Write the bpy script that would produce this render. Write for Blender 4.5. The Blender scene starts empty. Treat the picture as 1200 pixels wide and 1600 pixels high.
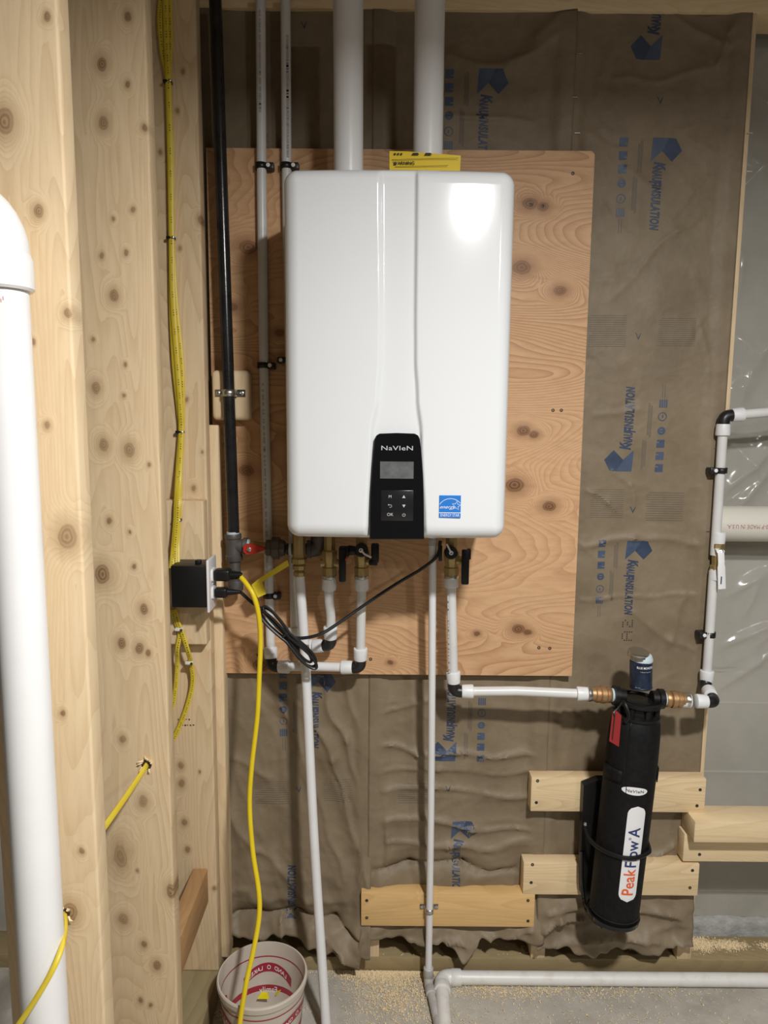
import bpy, bmesh, math, random
from mathutils import Vector, Matrix, noise
random.seed(7)
S = bpy.context.scene
C = S.collection
R = math.radians
V = Vector
# ------------------------------------------------------------------ camera
FPX = 1120.0
PITCH, ROLL = R(7.5), R(0.48)
CAM = V((0, 0, 1.45))
cd = bpy.data.cameras.new('camera'); cam = bpy.data.objects.new('camera', cd); C.objects.link(cam)
cd.sensor_fit = 'VERTICAL'; cd.sensor_height = 36.0; cd.lens = FPX / 1600 * 36; cd.clip_start = 0.01
CM = Matrix.Rotation(R(90) - PITCH, 3, 'X') @ Matrix.Rotation(ROLL, 3, 'Z')
cam.matrix_world = Matrix.Translation(CAM) @ CM.to_4x4()
S.camera = cam
# ------------------------------------------------------------------ light
w = bpy.data.worlds.new('world'); S.world = w; w.use_nodes = True
w.node_tree.nodes['Background'].inputs[0].default_value = (1.0, 0.87, 0.72, 1)
w.node_tree.nodes['Background'].inputs[1].default_value = 0.055
def area(name, loc, size, power, col, target):
    ld = bpy.data.lights.new(name, 'AREA'); ld.shape = 'DISK'; ld.size = size; ld.energy = power; ld.color = col
    o = bpy.data.objects.new(name, ld); C.objects.link(o); o.location = loc
    d = V(target) - V(loc); o.rotation_euler = d.to_track_quat('-Z', 'Y').to_euler()
    return o
area('work_light', (0.45, 0.10, 2.22), 0.14, 53, (1.0, 0.985, 0.965), (0.45, 0.05, 0.0))
area('fill_light', (1.75, -1.5, 2.42), 0.14, 15, (1.0, 0.97, 0.93), (1.2, -0.9, 0.0))  # added fill lamp, set right so the heater does not reflect it
S.view_settings.view_transform = 'Standard'; S.view_settings.look = 'None'
S.view_settings.gamma = 1; S.view_settings.use_curve_mapping = False
S.view_settings.exposure = 0.06

# ------------------------------------------------------------------ helpers
def P(px, py, Y):
    """point on the photographed ray at depth Y"""
    d = CM @ V(((px - 600) / FPX, -(py - 800) / FPX, -1))
    return CAM + d * (Y / d.y)
def PZ(px, py, z):
    d = CM @ V(((px - 600) / FPX, -(py - 800) / FPX, -1))
    return CAM + d * ((z - CAM.z) / d.z)

class MB:
    def __init__(s): s.v = []; s.f = []
    def add(s, vs, fs):
        o = len(s.v); s.v += [V(q) for q in vs]; s.f += [[i + o for i in f] for f in fs]; return s
    def box(s, a, b, bev=0.0, seg=2, M=None):
        a = V(a); b = V(b)
        bm = bmesh.new(); bmesh.ops.create_cube(bm, size=1)
        sz = V((abs(b[i] - a[i]) for i in range(3)))
        for q in bm.verts: q.co = V((q.co[i] * sz[i] for i in range(3)))
        if bev: bmesh.ops.bevel(bm, geom=list(bm.edges), offset=min(bev, min(sz) * .45), segments=seg, affect='EDGES', profile=.5)
        bm.verts.index_update(); c = (a + b) / 2
        vs = [(M @ q.co if M else q.co) + c for q in bm.verts]
        s.add(vs, [[q.index for q in f.verts] for f in bm.faces]); bm.free(); return s
    def tube(s, pts, r, seg=14, cap=True, normal=None, flat=1.0, closed=False):
        pts = [V(p) for p in pts]; n = len(pts)
        rr = r if isinstance(r, (list, tuple)) else [r] * n
        ts = []
        for i in range(n):
            if closed: t = pts[(i + 1) % n] - pts[i - 1]
            else: t = pts[min(i + 1, n - 1)] - pts[max(i - 1, 0)]
            ts.append(t.normalized() if t.length > 1e-9 else (ts[-1] if ts else V((0, 0, 1))))
        t0 = ts[0]
        a = V(normal) if normal else (V((0, 1, 0)) if abs(t0.y) < .9 else V((1, 0, 0)))
        rings = []; vs = []
        for i in range(n):
            t = ts[i]
            if normal: a = V(normal)
            a = (a - t * a.dot(t)).normalized(); b = t.cross(a)
            ring = []
            for k in range(seg):
                an = 2 * math.pi * k / seg
                vs.append(pts[i] + (a * (math.cos(an) * flat) + b * math.sin(an)) * rr[i]); ring.append(len(vs) - 1)
            rings.append(ring)
        fs = []
        m = n if closed else n - 1
        for i in range(m):
            A = rings[i]; B = rings[(i + 1) % n]
            for k in range(seg): fs.append([A[k], A[(k + 1) % seg], B[(k + 1) % seg], B[k]])
        if cap and not closed: fs.append(rings[0][::-1]); fs.append(rings[-1])
        return s.add(vs, fs)
    def lathe(s, o, ax, prof, seg=20, cap=True, ref=None):
        o = V(o); ax = V(ax).normalized()
        a = V(ref) if ref else (V((0, 1, 0)) if abs(ax.y) < .9 else V((1, 0, 0)))
        a = (a - ax * a.dot(ax)).normalized(); b = ax.cross(a)
        vs = []; fs = []
        for t, r in prof:
            for k in range(seg):
                an = 2 * math.pi * k / seg
                vs.append(o + ax * t + (a * math.cos(an) + b * math.sin(an)) * r)
        for i in range(len(prof) - 1):
            for k in range(seg):
                k2 = (k + 1) % seg
                fs.append([i * seg + k, i * seg + k2, (i + 1) * seg + k2, (i + 1) * seg + k])
        if cap:
            fs.append(list(range(seg))[::-1]); fs.append([(len(prof) - 1) * seg + k for k in range(seg)])
        return s.add(vs, fs)
    def cyl(s, p0, p1, r, seg=18):
        p0 = V(p0); p1 = V(p1); L = (p1 - p0).length; c = min(r * .12, L * .2)
        return s.lathe(p0, p1 - p0, [(0, r - c), (c, r), (L - c, r), (L, r - c)], seg)
    def prism(s, poly, o, u, v, n, d):
        """2D outline in frame (o,u,v), extruded from 0 to d along n"""
        o = V(o); u = V(u); v = V(v); n = V(n); k = len(poly)
        vs = [o + u * a + v * b for a, b in poly] + [o + u * a + v * b + n * d for a, b in poly]
        fs = [list(range(k))[::-1], [k + i for i in range(k)]] + [[i, (i + 1) % k, k + (i + 1) % k, k + i] for i in range(k)]
        return s.add(vs, fs)
    def text(s, body, size, o, u, v, n, d=.0006, align='CENTER', shear=0, sx=1.0, bold=0.0, fn=None):
        vs, fs = text2d(body, align, shear, bold)
        o = V(o); u = V(u); v = V(v); n = V(n)
        return s.add([o + u * (a * size * sx) + v * (b * size) + n * d for a, b in vs], fs)
    def mesh(s, name, off, ang=35, smooth=True):
        me = bpy.data.meshes.new(name)
        me.from_pydata([q - off for q in s.v], [], s.f); me.update()
        bm = bmesh.new(); bm.from_mesh(me); bmesh.ops.recalc_face_normals(bm, faces=bm.faces); bm.to_mesh(me); bm.free()
        if smooth:
            me.polygons.foreach_set('use_smooth', [True] * len(me.polygons)); me.set_sharp_from_angle(angle=R(ang))
        return me
_tc = {}
def text2d(body, align, shear, bold):
    key = (body, align, shear, bold)
    if key in _tc: return _tc[key]
    cu = bpy.data.curves.new('t', 'FONT'); cu.body = body; cu.align_x = align; cu.align_y = 'CENTER'
    cu.shear = shear; cu.offset = bold; cu.space_character = 1.13 if bold > .05 else 1.04; cu.resolution_u = 3; cu.size = 1.38; cu.fill_mode = 'FRONT'
    ob = bpy.data.objects.new('t', cu); C.objects.link(ob)
    dg = bpy.context.evaluated_depsgraph_get(); dg.update()
    me = bpy.data.meshes.new_from_object(ob.evaluated_get(dg))
    out = ([(q.co.x, q.co.y) for q in me.vertices], [list(p.vertices) for p in me.polygons])
    bpy.data.objects.remove(ob); bpy.data.curves.remove(cu); bpy.data.meshes.remove(me)
    _tc[key] = out
    return out
def cat(pts, n=8):
    """Catmull-Rom through the points"""
    pts = [V(p) for p in pts]; q = [pts[0] * 2 - pts[1]] + pts + [pts[-1] * 2 - pts[-2]]; out = []
    for i in range(1, len(q) - 2):
        a, b, c, d = q[i - 1:i + 3]
        for k in range(n):
            t = k / n
            out.append(.5 * ((2 * b) + (c - a) * t + (2 * a - 5 * b + 4 * c - d) * t * t + (3 * b - a - 3 * c + d) * t ** 3))
    return out + [pts[-1]]
def bend(a, b, c, r, n=8):
    """round corner at b between a and c"""
    a, b, c = V(a), V(b), V(c)
    p = b + (a - b).normalized() * r; q = b + (c - b).normalized() * r
    return [(1 - t) ** 2 * p + 2 * t * (1 - t) * b + t * t * q for t in [k / n for k in range(n + 1)]]

class Thing:
    def __init__(s, name, label, category, loc, group=None):
        s.loc = V(loc); s.o = bpy.data.objects.new(name, None); C.objects.link(s.o); s.o.location = s.loc
        s.o.empty_display_size = .05
        s.o['label'] = label; s.o['category'] = category
        if group: s.o['group'] = group
    def part(s, name, mb, mat, parent=None, label=None, ang=35, smooth=True, kind=None):
        o = bpy.data.objects.new(name, mb.mesh(name, s.loc, ang, smooth)); C.objects.link(o)
        o.data.materials.append(mat); o.parent = parent or s.o
        if label: o['label'] = label
        if kind: o['kind'] = kind
        return o
def solo(name, mb, mat, label, category, group=None, ang=35, kind=None, smooth=True):
    xs = [q.x for q in mb.v]; ys = [q.y for q in mb.v]; zs = [q.z for q in mb.v]
    off = V(((min(xs) + max(xs)) / 2, (min(ys) + max(ys)) / 2, min(zs)))
    o = bpy.data.objects.new(name, mb.mesh(name, off, ang, smooth)); C.objects.link(o); o.location = off
    o.data.materials.append(mat)
    if label: o['label'] = label
    if category: o['category'] = category
    if group: o['group'] = group
    if kind: o['kind'] = kind
    return o

# ------------------------------------------------------------------ materials
def mat(name, col, rough=.5, metal=0., spec=.5, **kw):
    m = bpy.data.materials.new(name); m.use_nodes = True; b = m.node_tree.nodes['Principled BSDF']
    b.inputs['Base Color'].default_value = (*col, 1); b.inputs['Roughness'].default_value = rough
    b.inputs['Metallic'].default_value = metal; b.inputs['Specular IOR Level'].default_value = spec
    for k, v in kw.items(): b.inputs[k].default_value = v
    return m
class N:
    """small node helper"""
    def __init__(s, m): s.t = m.node_tree; s.b = s.t.nodes['Principled BSDF']
    def n(s, t, ins=None, **at):
        q = s.t.nodes.new(t)
        for k, v in at.items(): setattr(q, k, v)
        for k, v in (ins or {}).items():
            if isinstance(v, bpy.types.NodeSocket): s.t.links.new(v, q.inputs[k])
            else: q.inputs[k].default_value = v
        return q
    def math(s, op, a, b=None, clamp=False):
        q = s.n('ShaderNodeMath', {0: a, **({1: b} if b is not None else {})}, operation=op); q.use_clamp = clamp
        return q.outputs[0]
    def map(s, v, a, b, c=0., d=1.):
        return s.n('ShaderNodeMapRange', {0: v, 1: a, 2: b, 3: c, 4: d}).outputs[0]
    def mix(s, f, a, b):
        q = s.n('ShaderNodeMix', data_type='RGBA')
        for i, v in ((0, f), (6, a), (7, b)):
            if isinstance(v, bpy.types.NodeSocket): s.t.links.new(v, q.inputs[i])
            elif i: q.inputs[i].default_value = (*v, 1)
            else: q.inputs[0].default_value = v
        return q.outputs[2]
    def link(s, a, b): s.t.links.new(a, s.b.inputs[b])
    def bump(s, h, st, dist=.002):
        q = s.n('ShaderNodeBump', {'Height': h, 'Strength': st, 'Distance': dist}); s.link(q.outputs[0], 'Normal')
def coords(k, rnd=True):
    co = k.n('ShaderNodeTexCoord').outputs['Object']
    if rnd:
        r = k.n('ShaderNodeObjectInfo').outputs['Random']
        rv = k.math('MULTIPLY', r, 37.0)
        cv = k.n('ShaderNodeCombineXYZ', {0: rv, 1: rv, 2: rv}).outputs[0]
        co = k.n('ShaderNodeVectorMath', {0: co, 1: cv}, operation='ADD').outputs[0]
    return co
def wood(name, lite, dark, axis, depth_axis=1, nscale=9., freq=95., kscale=7.5, knot=(.20, .105, .045), kr=.085, contrast=.62, stretch=.11, rough=.6, spec=.3, pts=None):
    m = mat(name, lite, rough, spec=spec); k = N(m); co = coords(k)
    sc = [1, 1, 1]; sc[axis] = stretch; sc[depth_axis] = .3
    a = k.n('ShaderNodeMapping', {0: co, 3: sc}).outputs[0]
    kc = [1, 1, 1]; kc[axis] = .62; kc[depth_axis] = .03
    kb = k.n('ShaderNodeMapping', {0: co, 3: kc}).outputs[0]
    wob = k.n('ShaderNodeTexNoise', {'Vector': kb, 'Scale': 30., 'Detail': 2.}).outputs['Color']
    kb = k.n('ShaderNodeMix', data_type='RGBA'); kb = None or k.n('ShaderNodeVectorMath', {0: k.n('ShaderNodeMapping', {0: co, 3: kc}).outputs[0], 1: k.n('ShaderNodeVectorMath', {0: wob, 3: .03}, operation='SCALE').outputs[0]}, operation='ADD').outputs[0]
    vn = k.n('ShaderNodeTexVoronoi', {'Vector': kb, 'Scale': kscale})
    rnd = k.n('ShaderNodeSeparateColor', {0: vn.outputs['Color']}).outputs[0]
    vd = k.math('MULTIPLY', vn.outputs['Distance'], k.map(rnd, 0., 1., 2.2, .8))
    if pts:      # knots set out where the board has them: (x, y, z, radius) in object space
        oc = k.n('ShaderNodeTexCoord').outputs['Object']
        wb = k.n('ShaderNodeVectorMath', {0: k.n('ShaderNodeTexNoise', {'Vector': oc, 'Scale': 60., 'Detail': 2.}).outputs['Color'], 3: .006}, operation='SCALE').outputs[0]
        oc = k.n('ShaderNodeVectorMath', {0: oc, 1: wb}, operation='ADD').outputs[0]
        kq = [1, 1, 1]; kq[axis] = .72; kq[depth_axis] = .15
        oc = k.n('ShaderNodeVectorMath', {0: oc, 1: kq}, operation='MULTIPLY').outputs[0]
        for (x, y, z, r) in pts:
            c3 = ((x + .003) * kq[0], (y + .003) * kq[1], (z + .003) * kq[2])
            dd = k.math('MULTIPLY', k.n('ShaderNodeVectorMath', {0: oc, 1: c3}, operation='DISTANCE').outputs['Value'], kr / r)
            vd = k.math('MINIMUM', vd, dd)
    nz = k.n('ShaderNodeTexNoise', {'Vector': a, 'Scale': nscale, 'Detail': 1.5, 'Roughness': .35}).outputs['Fac']
    wrap = k.map(vd, .33, .0, 0., .30)
    wrap = k.math('MULTIPLY', wrap, wrap)
    field = k.math('ADD', nz, k.math('MULTIPLY', wrap, 3.5))
    fine = k.n('ShaderNodeTexNoise', {'Vector': a, 'Scale': nscale * 14, 'Detail': 4., 'Roughness': .6}).outputs['Fac']
    ring = k.math('FRACT', k.math('ADD', k.math('MULTIPLY', field, freq * .35), k.math('MULTIPLY', fine, .25)))
    ring = k.math('POWER', ring, 2.2)
    big = k.n('ShaderNodeTexNoise', {'Vector': a, 'Scale': nscale * .35, 'Detail': 2.}).outputs['Fac']
    amt = k.math('MULTIPLY', k.math('MULTIPLY', ring, k.map(big, .35, .65, .25, 1.)), contrast, True)
    col = k.mix(amt, lite, dark)
    col = k.mix(k.map(fine, .45, .75, 0, .35), col, dark)
    tint = k.map(big, .3, .7, 0., .30)
    col = k.mix(tint, col, tuple(lite[i] * (.78, .70, .62)[i] for i in range(3)))
    halo = k.map(vd, kr * 2.3, kr * .9, 0., .55)
    col = k.mix(halo, col, tuple((dark[i] + knot[i]) / 2 for i in range(3)))
    kr2 = k.math('MULTIPLY', k.math('ADD', k.math('MULTIPLY', k.math('SINE', k.math('MULTIPLY', vd, 190.)), .25), .75), k.map(rnd, .2, .9, .95, .55))
    kn = k.math('MULTIPLY', k.map(vd, kr * 1.05, kr * .75), kr2)
    col = k.mix(kn, col, knot)
    k.link(col, 'Base Color'); k.bump(k.math('ADD', ring, fine), .18, .001)
    return m
PINE_L, PINE_D = (.80, .635, .41), (.57, .395, .21)
M = {}
M['pine_z'] = wood('pine_upright', PINE_L, PINE_D, 2)
M['pine_x'] = wood('pine_lengthwise', (.84, .67, .42), (.62, .44, .23), 0, kscale=6)
M['pine_x2'] = wood('pine_orange', (.76, .51, .23), (.54, .33, .12), 0, kscale=8)
M['pine_y'] = wood('pine_brace', (.50, .30, .14), (.34, .19, .08), 1, depth_axis=0)
M['plate'] = wood('treated_pine', (.36, .28, .15), (.22, .165, .085), 0, depth_axis=2, kscale=4)
M['plate_y'] = wood('treated_pine_side', (.36, .30, .17), (.24, .18, .09), 1, depth_axis=0, kscale=4)
M['ply'] = wood('plywood_face', (.68, .43, .24), (.37, .185, .085), 0, nscale=6., freq=130., kscale=4.6, knot=(.15, .06, .025), kr=.085, contrast=.95, stretch=.24, rough=.5)
M['ply_edge'] = mat('plywood_edge', (.45, .27, .13), .7)
def noisy(name, a, b, scale, rough=.5, bump=0., bscale=None, dist=.002, spec=.5, metal=0., detail=5., lo=.35, hi=.65):
    m = mat(name, a, rough, metal, spec); k = N(m); co = coords(k, False)
    nz = k.n('ShaderNodeTexNoise', {'Vector': co, 'Scale': scale, 'Detail': detail, 'Roughness': .6}).outputs['Fac']
    k.link(k.mix(k.map(nz, lo, hi), a, b), 'Base Color')
    if bump:
        n2 = k.n('ShaderNodeTexNoise', {'Vector': co, 'Scale': bscale or scale * 4, 'Detail': 6.}).outputs['Fac']
        k.bump(n2, bump, dist)
    return m
def kraft_mat():
    m = mat('kraft_paper', (.25, .19, .12), .55, spec=.38); k = N(m); co = coords(k, False)
    nz = k.n('ShaderNodeTexNoise', {'Vector': co, 'Scale': 9., 'Detail': 6., 'Roughness': .65}).outputs['Fac']
    k.link(k.mix(k.map(nz, .35, .65), (.192, .147, .092), (.252, .198, .130)), 'Base Color')
    wv = k.n('ShaderNodeTexNoise', {'Vector': co, 'Scale': 7., 'Detail': 2.}).outputs['Color']
    cw = k.n('ShaderNodeVectorMath', {0: co, 1: k.n('ShaderNodeVectorMath', {0: wv, 3: .10}, operation='SCALE').outputs[0]}, operation='ADD').outputs[0]
    v1 = k.n('ShaderNodeTexVoronoi', {'Vector': cw, 'Scale': 11.}).outputs['Distance']
    v2 = k.n('ShaderNodeTexVoronoi', {'Vector': cw, 'Scale': 38.}).outputs['Distance']
    fn = k.n('ShaderNodeTexNoise', {'Vector': co, 'Scale': 160., 'Detail': 3.}).outputs['Fac']
    h = k.math('ADD', k.math('MULTIPLY', v1, 1.0), k.math('ADD', k.math('MULTIPLY', v2, .30), k.math('MULTIPLY', fn, .06)))
    k.bump(h, .55, .006)
    return m
M['kraft'] = kraft_mat()
M['concrete'] = noisy('concrete_wall', (.36, .345, .30), (.46, .44, .39), 5, .75, .3, 60)
M['rawconcrete'] = noisy('rough_concrete', (.36, .37, .35), (.52, .52, .50), 30, .9, .8, 70, .004)
def floor_mat():
    m = mat('dusty_concrete', (.33, .30, .25), .85); k = N(m); co = coords(k, False)
    a = k.n('ShaderNodeTexNoise', {'Vector': co, 'Scale': 6., 'Detail': 6., 'Roughness': .65}).outputs['Fac']
    b = k.n('ShaderNodeTexNoise', {'Vector': co, 'Scale': 60., 'Detail': 4.}).outputs['Fac']
    c = k.mix(k.map(a, .35, .65), (.36, .335, .285), (.52, .49, .43))
    c = k.mix(k.map(b, .55, .75, 0, .4), c, (.60, .57, .51)); k.link(c, 'Base Color'); k.bump(b, .4, .003)
    return m
M['floor'] = floor_mat()
M['ceil'] = mat('dark_ceiling_wood', (.30, .21, .12), .8)  # one even dark wood colour for the ceiling
def poly_mat():
    m = bpy.data.materials.new('clear_poly_sheet'); m.use_nodes = True; t = m.node_tree
    b = t.nodes['Principled BSDF']; b.inputs['Base Color'].default_value = (.62, .61, .56, 1)
    b.inputs['Roughness'].default_value = .17; b.inputs['Alpha'].default_value = .24; b.inputs['Specular IOR Level'].default_value = 1.0
    k = N(m); co = coords(k, False)
    n2 = k.n('ShaderNodeTexNoise', {'Vector': co, 'Scale': 26., 'Detail': 3.}).outputs['Fac']; k.bump(n2, .10, .006)
    return m
M['poly'] = poly_mat()
M['heater'] = mat('white_enamel', (.755, .775, .79), .13, spec=.5)
M['heater'].node_tree.nodes['Principled BSDF'].inputs['Coat Weight'].default_value = .35
M['grey_plastic'] = mat('grey_plastic', (.55, .55, .55), .4)
M['gloss_black'] = mat('gloss_black', (.006, .006, .007), .08)
M['key_black'] = mat('keypad_black', (.013, .013, .014), .22)
M['lcd'] = noisy('lcd_grey', (.10, .105, .105), (.15, .155, .155), 60, .25)
M['silver_ink'] = mat('silver_ink', (.55, .55, .56), .35)
M['white_ink'] = mat('white_ink', (.85, .85, .85), .5)
M['es_blue'] = mat('sticker_blue', (.02, .19, .62), .35)
M['pvc'] = noisy('white_pvc', (.80, .80, .79), (.86, .86, .86), 4, .28)
M['pvc_cream'] = noisy('cream_pvc', (.70, .68, .60), (.74, .72, .65), 4, .3)
M['pvc_dirty'] = noisy('dusty_pvc', (.78, .77, .74), (.66, .63, .57), 30, .38, lo=.5, hi=.75)
M['pvc_grey'] = noisy('grey_dusty_pvc', (.52, .51, .50), (.42, .40, .37), 25, .5)
M['pex'] = noisy('translucent_pex', (.66, .66, .64), (.72, .72, .71), 12, .32)
M['pex2'] = noisy('drain_hose_pvc', (.74, .74, .74), (.78, .78, .79), 12, .35)
M['fit'] = noisy('white_fitting', (.74, .75, .76), (.80, .81, .82), 60, .38)
M['elbow'] = mat('black_poly_fitting', (.012, .012, .013), .38)
M['black_plastic'] = mat('black_plastic', (.008, .008, .008), .42, spec=.35)
M['steel_black'] = noisy('black_iron_pipe', (.010, .010, .011), (.022, .022, .023), 25, .22, .15, 120, .001)
M['iron'] = noisy('malleable_iron', (.075, .068, .062), (.12, .11, .10), 40, .5, .5, 90, .001, metal=.3)
M['dope'] = mat('pale_blue_sealant', (.55, .66, .70), .5)
M['galv'] = noisy('galvanised_steel', (.55, .55, .54), (.70, .70, .69), 50, .32, metal=1.)
M['brass'] = noisy('brass', (.42, .31, .13), (.52, .40, .19), 40, .42, metal=.75)
M['bronze'] = noisy('cast_bronze', (.40, .24, .11), (.52, .33, .17), 50, .45, .4, 90, .001, metal=.75)
M['red'] = mat('red_plastic', (.45, .025, .015), .4)
M['red_tag'] = mat('red_tag_vinyl', (.27, .018, .02), .4)
M['yellow'] = noisy('yellow_cord_jacket', (.78, .58, .012), (.82, .63, .02), 20, .38)
M['romex'] = noisy('yellow_cable_jacket', (.66, .50, .03), (.72, .56, .05), 20, .42)
M['cable_ink'] = mat('cable_print', (.05, .045, .02), .6)
M['tag_yellow'] = mat('yellow_paper', (.80, .58, .02), .55)
M['tag_olive'] = mat('yellow_tag', (.72, .55, .02), .5)
M['bright_yellow'] = mat('bright_yellow_scrap', (.90, .80, .01), .5)
M['black_ink'] = mat('black_ink', (.012, .011, .01), .6)
M['blue_ink'] = noisy('faded_blue_print', (.045, .072, .135), (.070, .100, .165), 30, .5)
M['blue_ink2'] = noisy('dark_blue_print', (.025, .043, .090), (.045, .068, .125), 30, .5)
M['grey_ink'] = mat('small_print', (.115, .10, .085), .6)
M['neoprene'] = noisy('black_neoprene', (.0045, .0045, .005), (.009, .009, .010), 90, .65, .3, 300, .0008, spec=.22)
M['label_white'] = mat('white_label', (.82, .82, .83), .4)
M['navy'] = mat('navy_print', (.025, .045, .16), .45)
M['orange'] = mat('orange_print', (.82, .13, .03), .45)
M['jar_navy'] = noisy('navy_label', (.007, .012, .030), (.020, .032, .065), 60, .35)
M['tin'] = mat('tin_lid', (.55, .53, .49), .3, 1.)
M['bucket'] = noisy('cloudy_tub_plastic', (.56, .50, .42), (.62, .56, .49), 8, .42)
M['tub_red'] = mat('tub_red_print', (.36, .028, .05), .42)
M['chip'] = mat('wood_shaving', (.86, .70, .44), .7)
M['screw'] = mat('dark_screw', (.06, .05, .045), .5, .5)
M['hole'] = mat('drilled_hole', (.05, .03, .015), .9)
M['outlet'] = mat('white_outlet', (.80, .80, .79), .3)
M['sealant_white'] = mat('nail_on_clip', (.78, .76, .70), .5)

# ------------------------------------------------------------------ planes of the room
WALL = 1.720          # stud faces of the back wall
PLYF = 1.697          # plywood face
PLATE_Z = .040
# ---- floor, foundation wall, ceiling
mb = MB().box((-2.2, -2.5, -.06), (2.2, 1.95, 0)); solo('floor', mb, M['floor'], None, None, kind='structure')
mb = MB().box((-2.2, 1.86, 0), (2.2, 2.0, 2.6)); solo('wall_back', mb, M['concrete'], None, None, kind='structure')
mb = MB().box((-2.2, -2.5, 2.46), (2.2, 1.95, 2.52)); solo('ceiling', mb, M['ceil'], None, None, kind='structure')
# rough unpainted foot of the foundation wall
mb = MB()
nx = 90
vs = []
for i in range(nx + 1):
    x = .75 + .5 * i / nx
    top = P(1100, 1440, 1.836).z + .012 * noise.noise(V((x * 9, 0, 3))) - .05 * max(0, (x - 1.0))
    for j, (z, y) in enumerate(((0, 1.836), (top * .5, 1.834), (top, 1.838), (top, 1.86))):
        vs.append((x, y + .006 * noise.noise(V((x * 30, z * 30, 1))), z))
fs = [[i * 4 + j, (i + 1) * 4 + j, (i + 1) * 4 + j + 1, i * 4 + j + 1] for i in range(nx) for j in range(3)]
mb.add(vs, fs); solo('trim_1', mb, M['rawconcrete'], None, None, kind='structure')
# horizontal joints of the wall courses
# ---- bottom plate, top plate, studs of the back wall
mb = MB().box((-2.0, WALL, 0), (2.0, WALL + .089, PLATE_Z), .003)
solo('bottom_plate', mb, M['plate'], 'greenish treated lumber plate lying along foot of back wall', 'lumber')
ztop = P(1000, 19, WALL).z
mb = MB().box((-2.0, WALL - .004, ztop), (2.0, WALL + .089, ztop + .09), .003)
solo('top_plate', mb, M['pine_x'], 'pale lumber plate along the very top of back wall', 'lumber')
XS = [P(590, 1250, WALL).x - .004, P(850, 1250, WALL).x, P(1106, 1100, WALL).x - .016]
XS = [-.022, XS[1], XS[2]]
SLAB = ['pine stud between the two left insulation batts', 'pine stud between the middle and right insulation batts',
        'pine stud at right end of the kraft paper beside grey wall']
for x, lb in zip(XS, SLAB):
    mb = MB().box((x - .019, WALL, PLATE_Z), (x + .019, WALL + .089, ztop), .002)
    solo('wall_stud', mb, M['pine_z'], lb, 'stud')

# ------------------------------------------------------------------ kraft faced batts
BAYS = [(-.425, XS[0] - .004), (XS[0] - .012, XS[1] + .004), (XS[1] - .012, XS[2] + .008)]
def ridge(p, k=4):
    return (1 - abs(noise.noise(p))) ** k
CREASE = {0: [([(500, 1060), (540, 1160), (572, 1300)], .007, .010), ([(470, 1070), (520, 1190), (560, 1330), (578, 1390)], .007, .009), ([(440, 1090), (490, 1230), (540, 1370)], .005, .009),
              ([(355, 1270), (400, 1330), (480, 1400)], .005, .010), ([(350, 1180), (420, 1215)], .004, .008), ([(540, 1070), (578, 1180)], .005, .008),
              ([(352, 1440), (400, 1425), (470, 1427), (520, 1432), (562, 1455)], -.016, .012), ([(440, 1430), (450, 1470), (470, 1490)], .008, .008), ([(500, 1440), (540, 1480), (550, 1505)], .009, .008)],
          1: [([(588, 1112), (660, 1100), (700, 1096)], .005, .006), ([(590, 1163), (650, 1172), (720, 1175), (848, 1185)], .007, .007), ([(588, 1205), (690, 1200), (846, 1212)], .005, .008),
              ([(588, 1240), (680, 1235), (842, 1245)], .006, .008), ([(586, 1282), (660, 1278), (740, 1296), (838, 1300)], .007, .008), ([(600, 1310), (700, 1322), (832, 1318)], .006, .008),
              ([(588, 1362), (640, 1352), (720, 1350), (800, 1362)], -.012, .010), ([(603, 1060), (602, 1320)], .003, .004), ([(590, 1120), (600, 1300), (610, 1370)], .004, .007),
              ([(700, 90), (790, 110), (900, 40)], .006, .010), ([(840, 60), (880, 30), (902, 20)], .008, .008), ([(700, 182), (830, 188)], .004, .004),
              ([(600, 1462), (700, 1458), (780, 1466)], .010, .010), ([(760, 1455), (770, 1490)], .010, .007), ([(790, 1460), (830, 1440)], .010, .008)],
          2: [([(912, 775), (945, 792), (960, 800)], .005, .004), ([(958, 740), (985, 765), (998, 790)], .004, .004), ([(915, 845), (1000, 838), (1100, 850)], .006, .008), ([(905, 935), (1100, 934)], .004, .003),
              ([(990, 960), (1040, 1000), (1090, 1020)], .004, .007), ([(1070, 940), (1040, 1010)], .003, .006), ([(930, 650), (1000, 640)], .003, .008), ([(1100, 500), (1108, 640)], .003, .004),
              ([(960, 120), (1100, 110)], .003, .005), ([(1060, 30), (1140, 60)], .005, .008), ([(1120, 100), (1140, 40), (1160, 30)], .006, .006), ([(1000, 420), (1060, 360), (1090, 340)], .003, .006),
              ([(850, 1415), (930, 1408), (1060, 1420)], .014, .012), ([(840, 1440), (870, 1425), (905, 1430)], .016, .010), ([(870, 1465), (960, 1450), (1055, 1470)], .014, .012), ([(1050, 1320), (1010, 1335), (1000, 1350)], .008, .006)]}
SEG = {}
_cr = random.Random(21)
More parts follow.
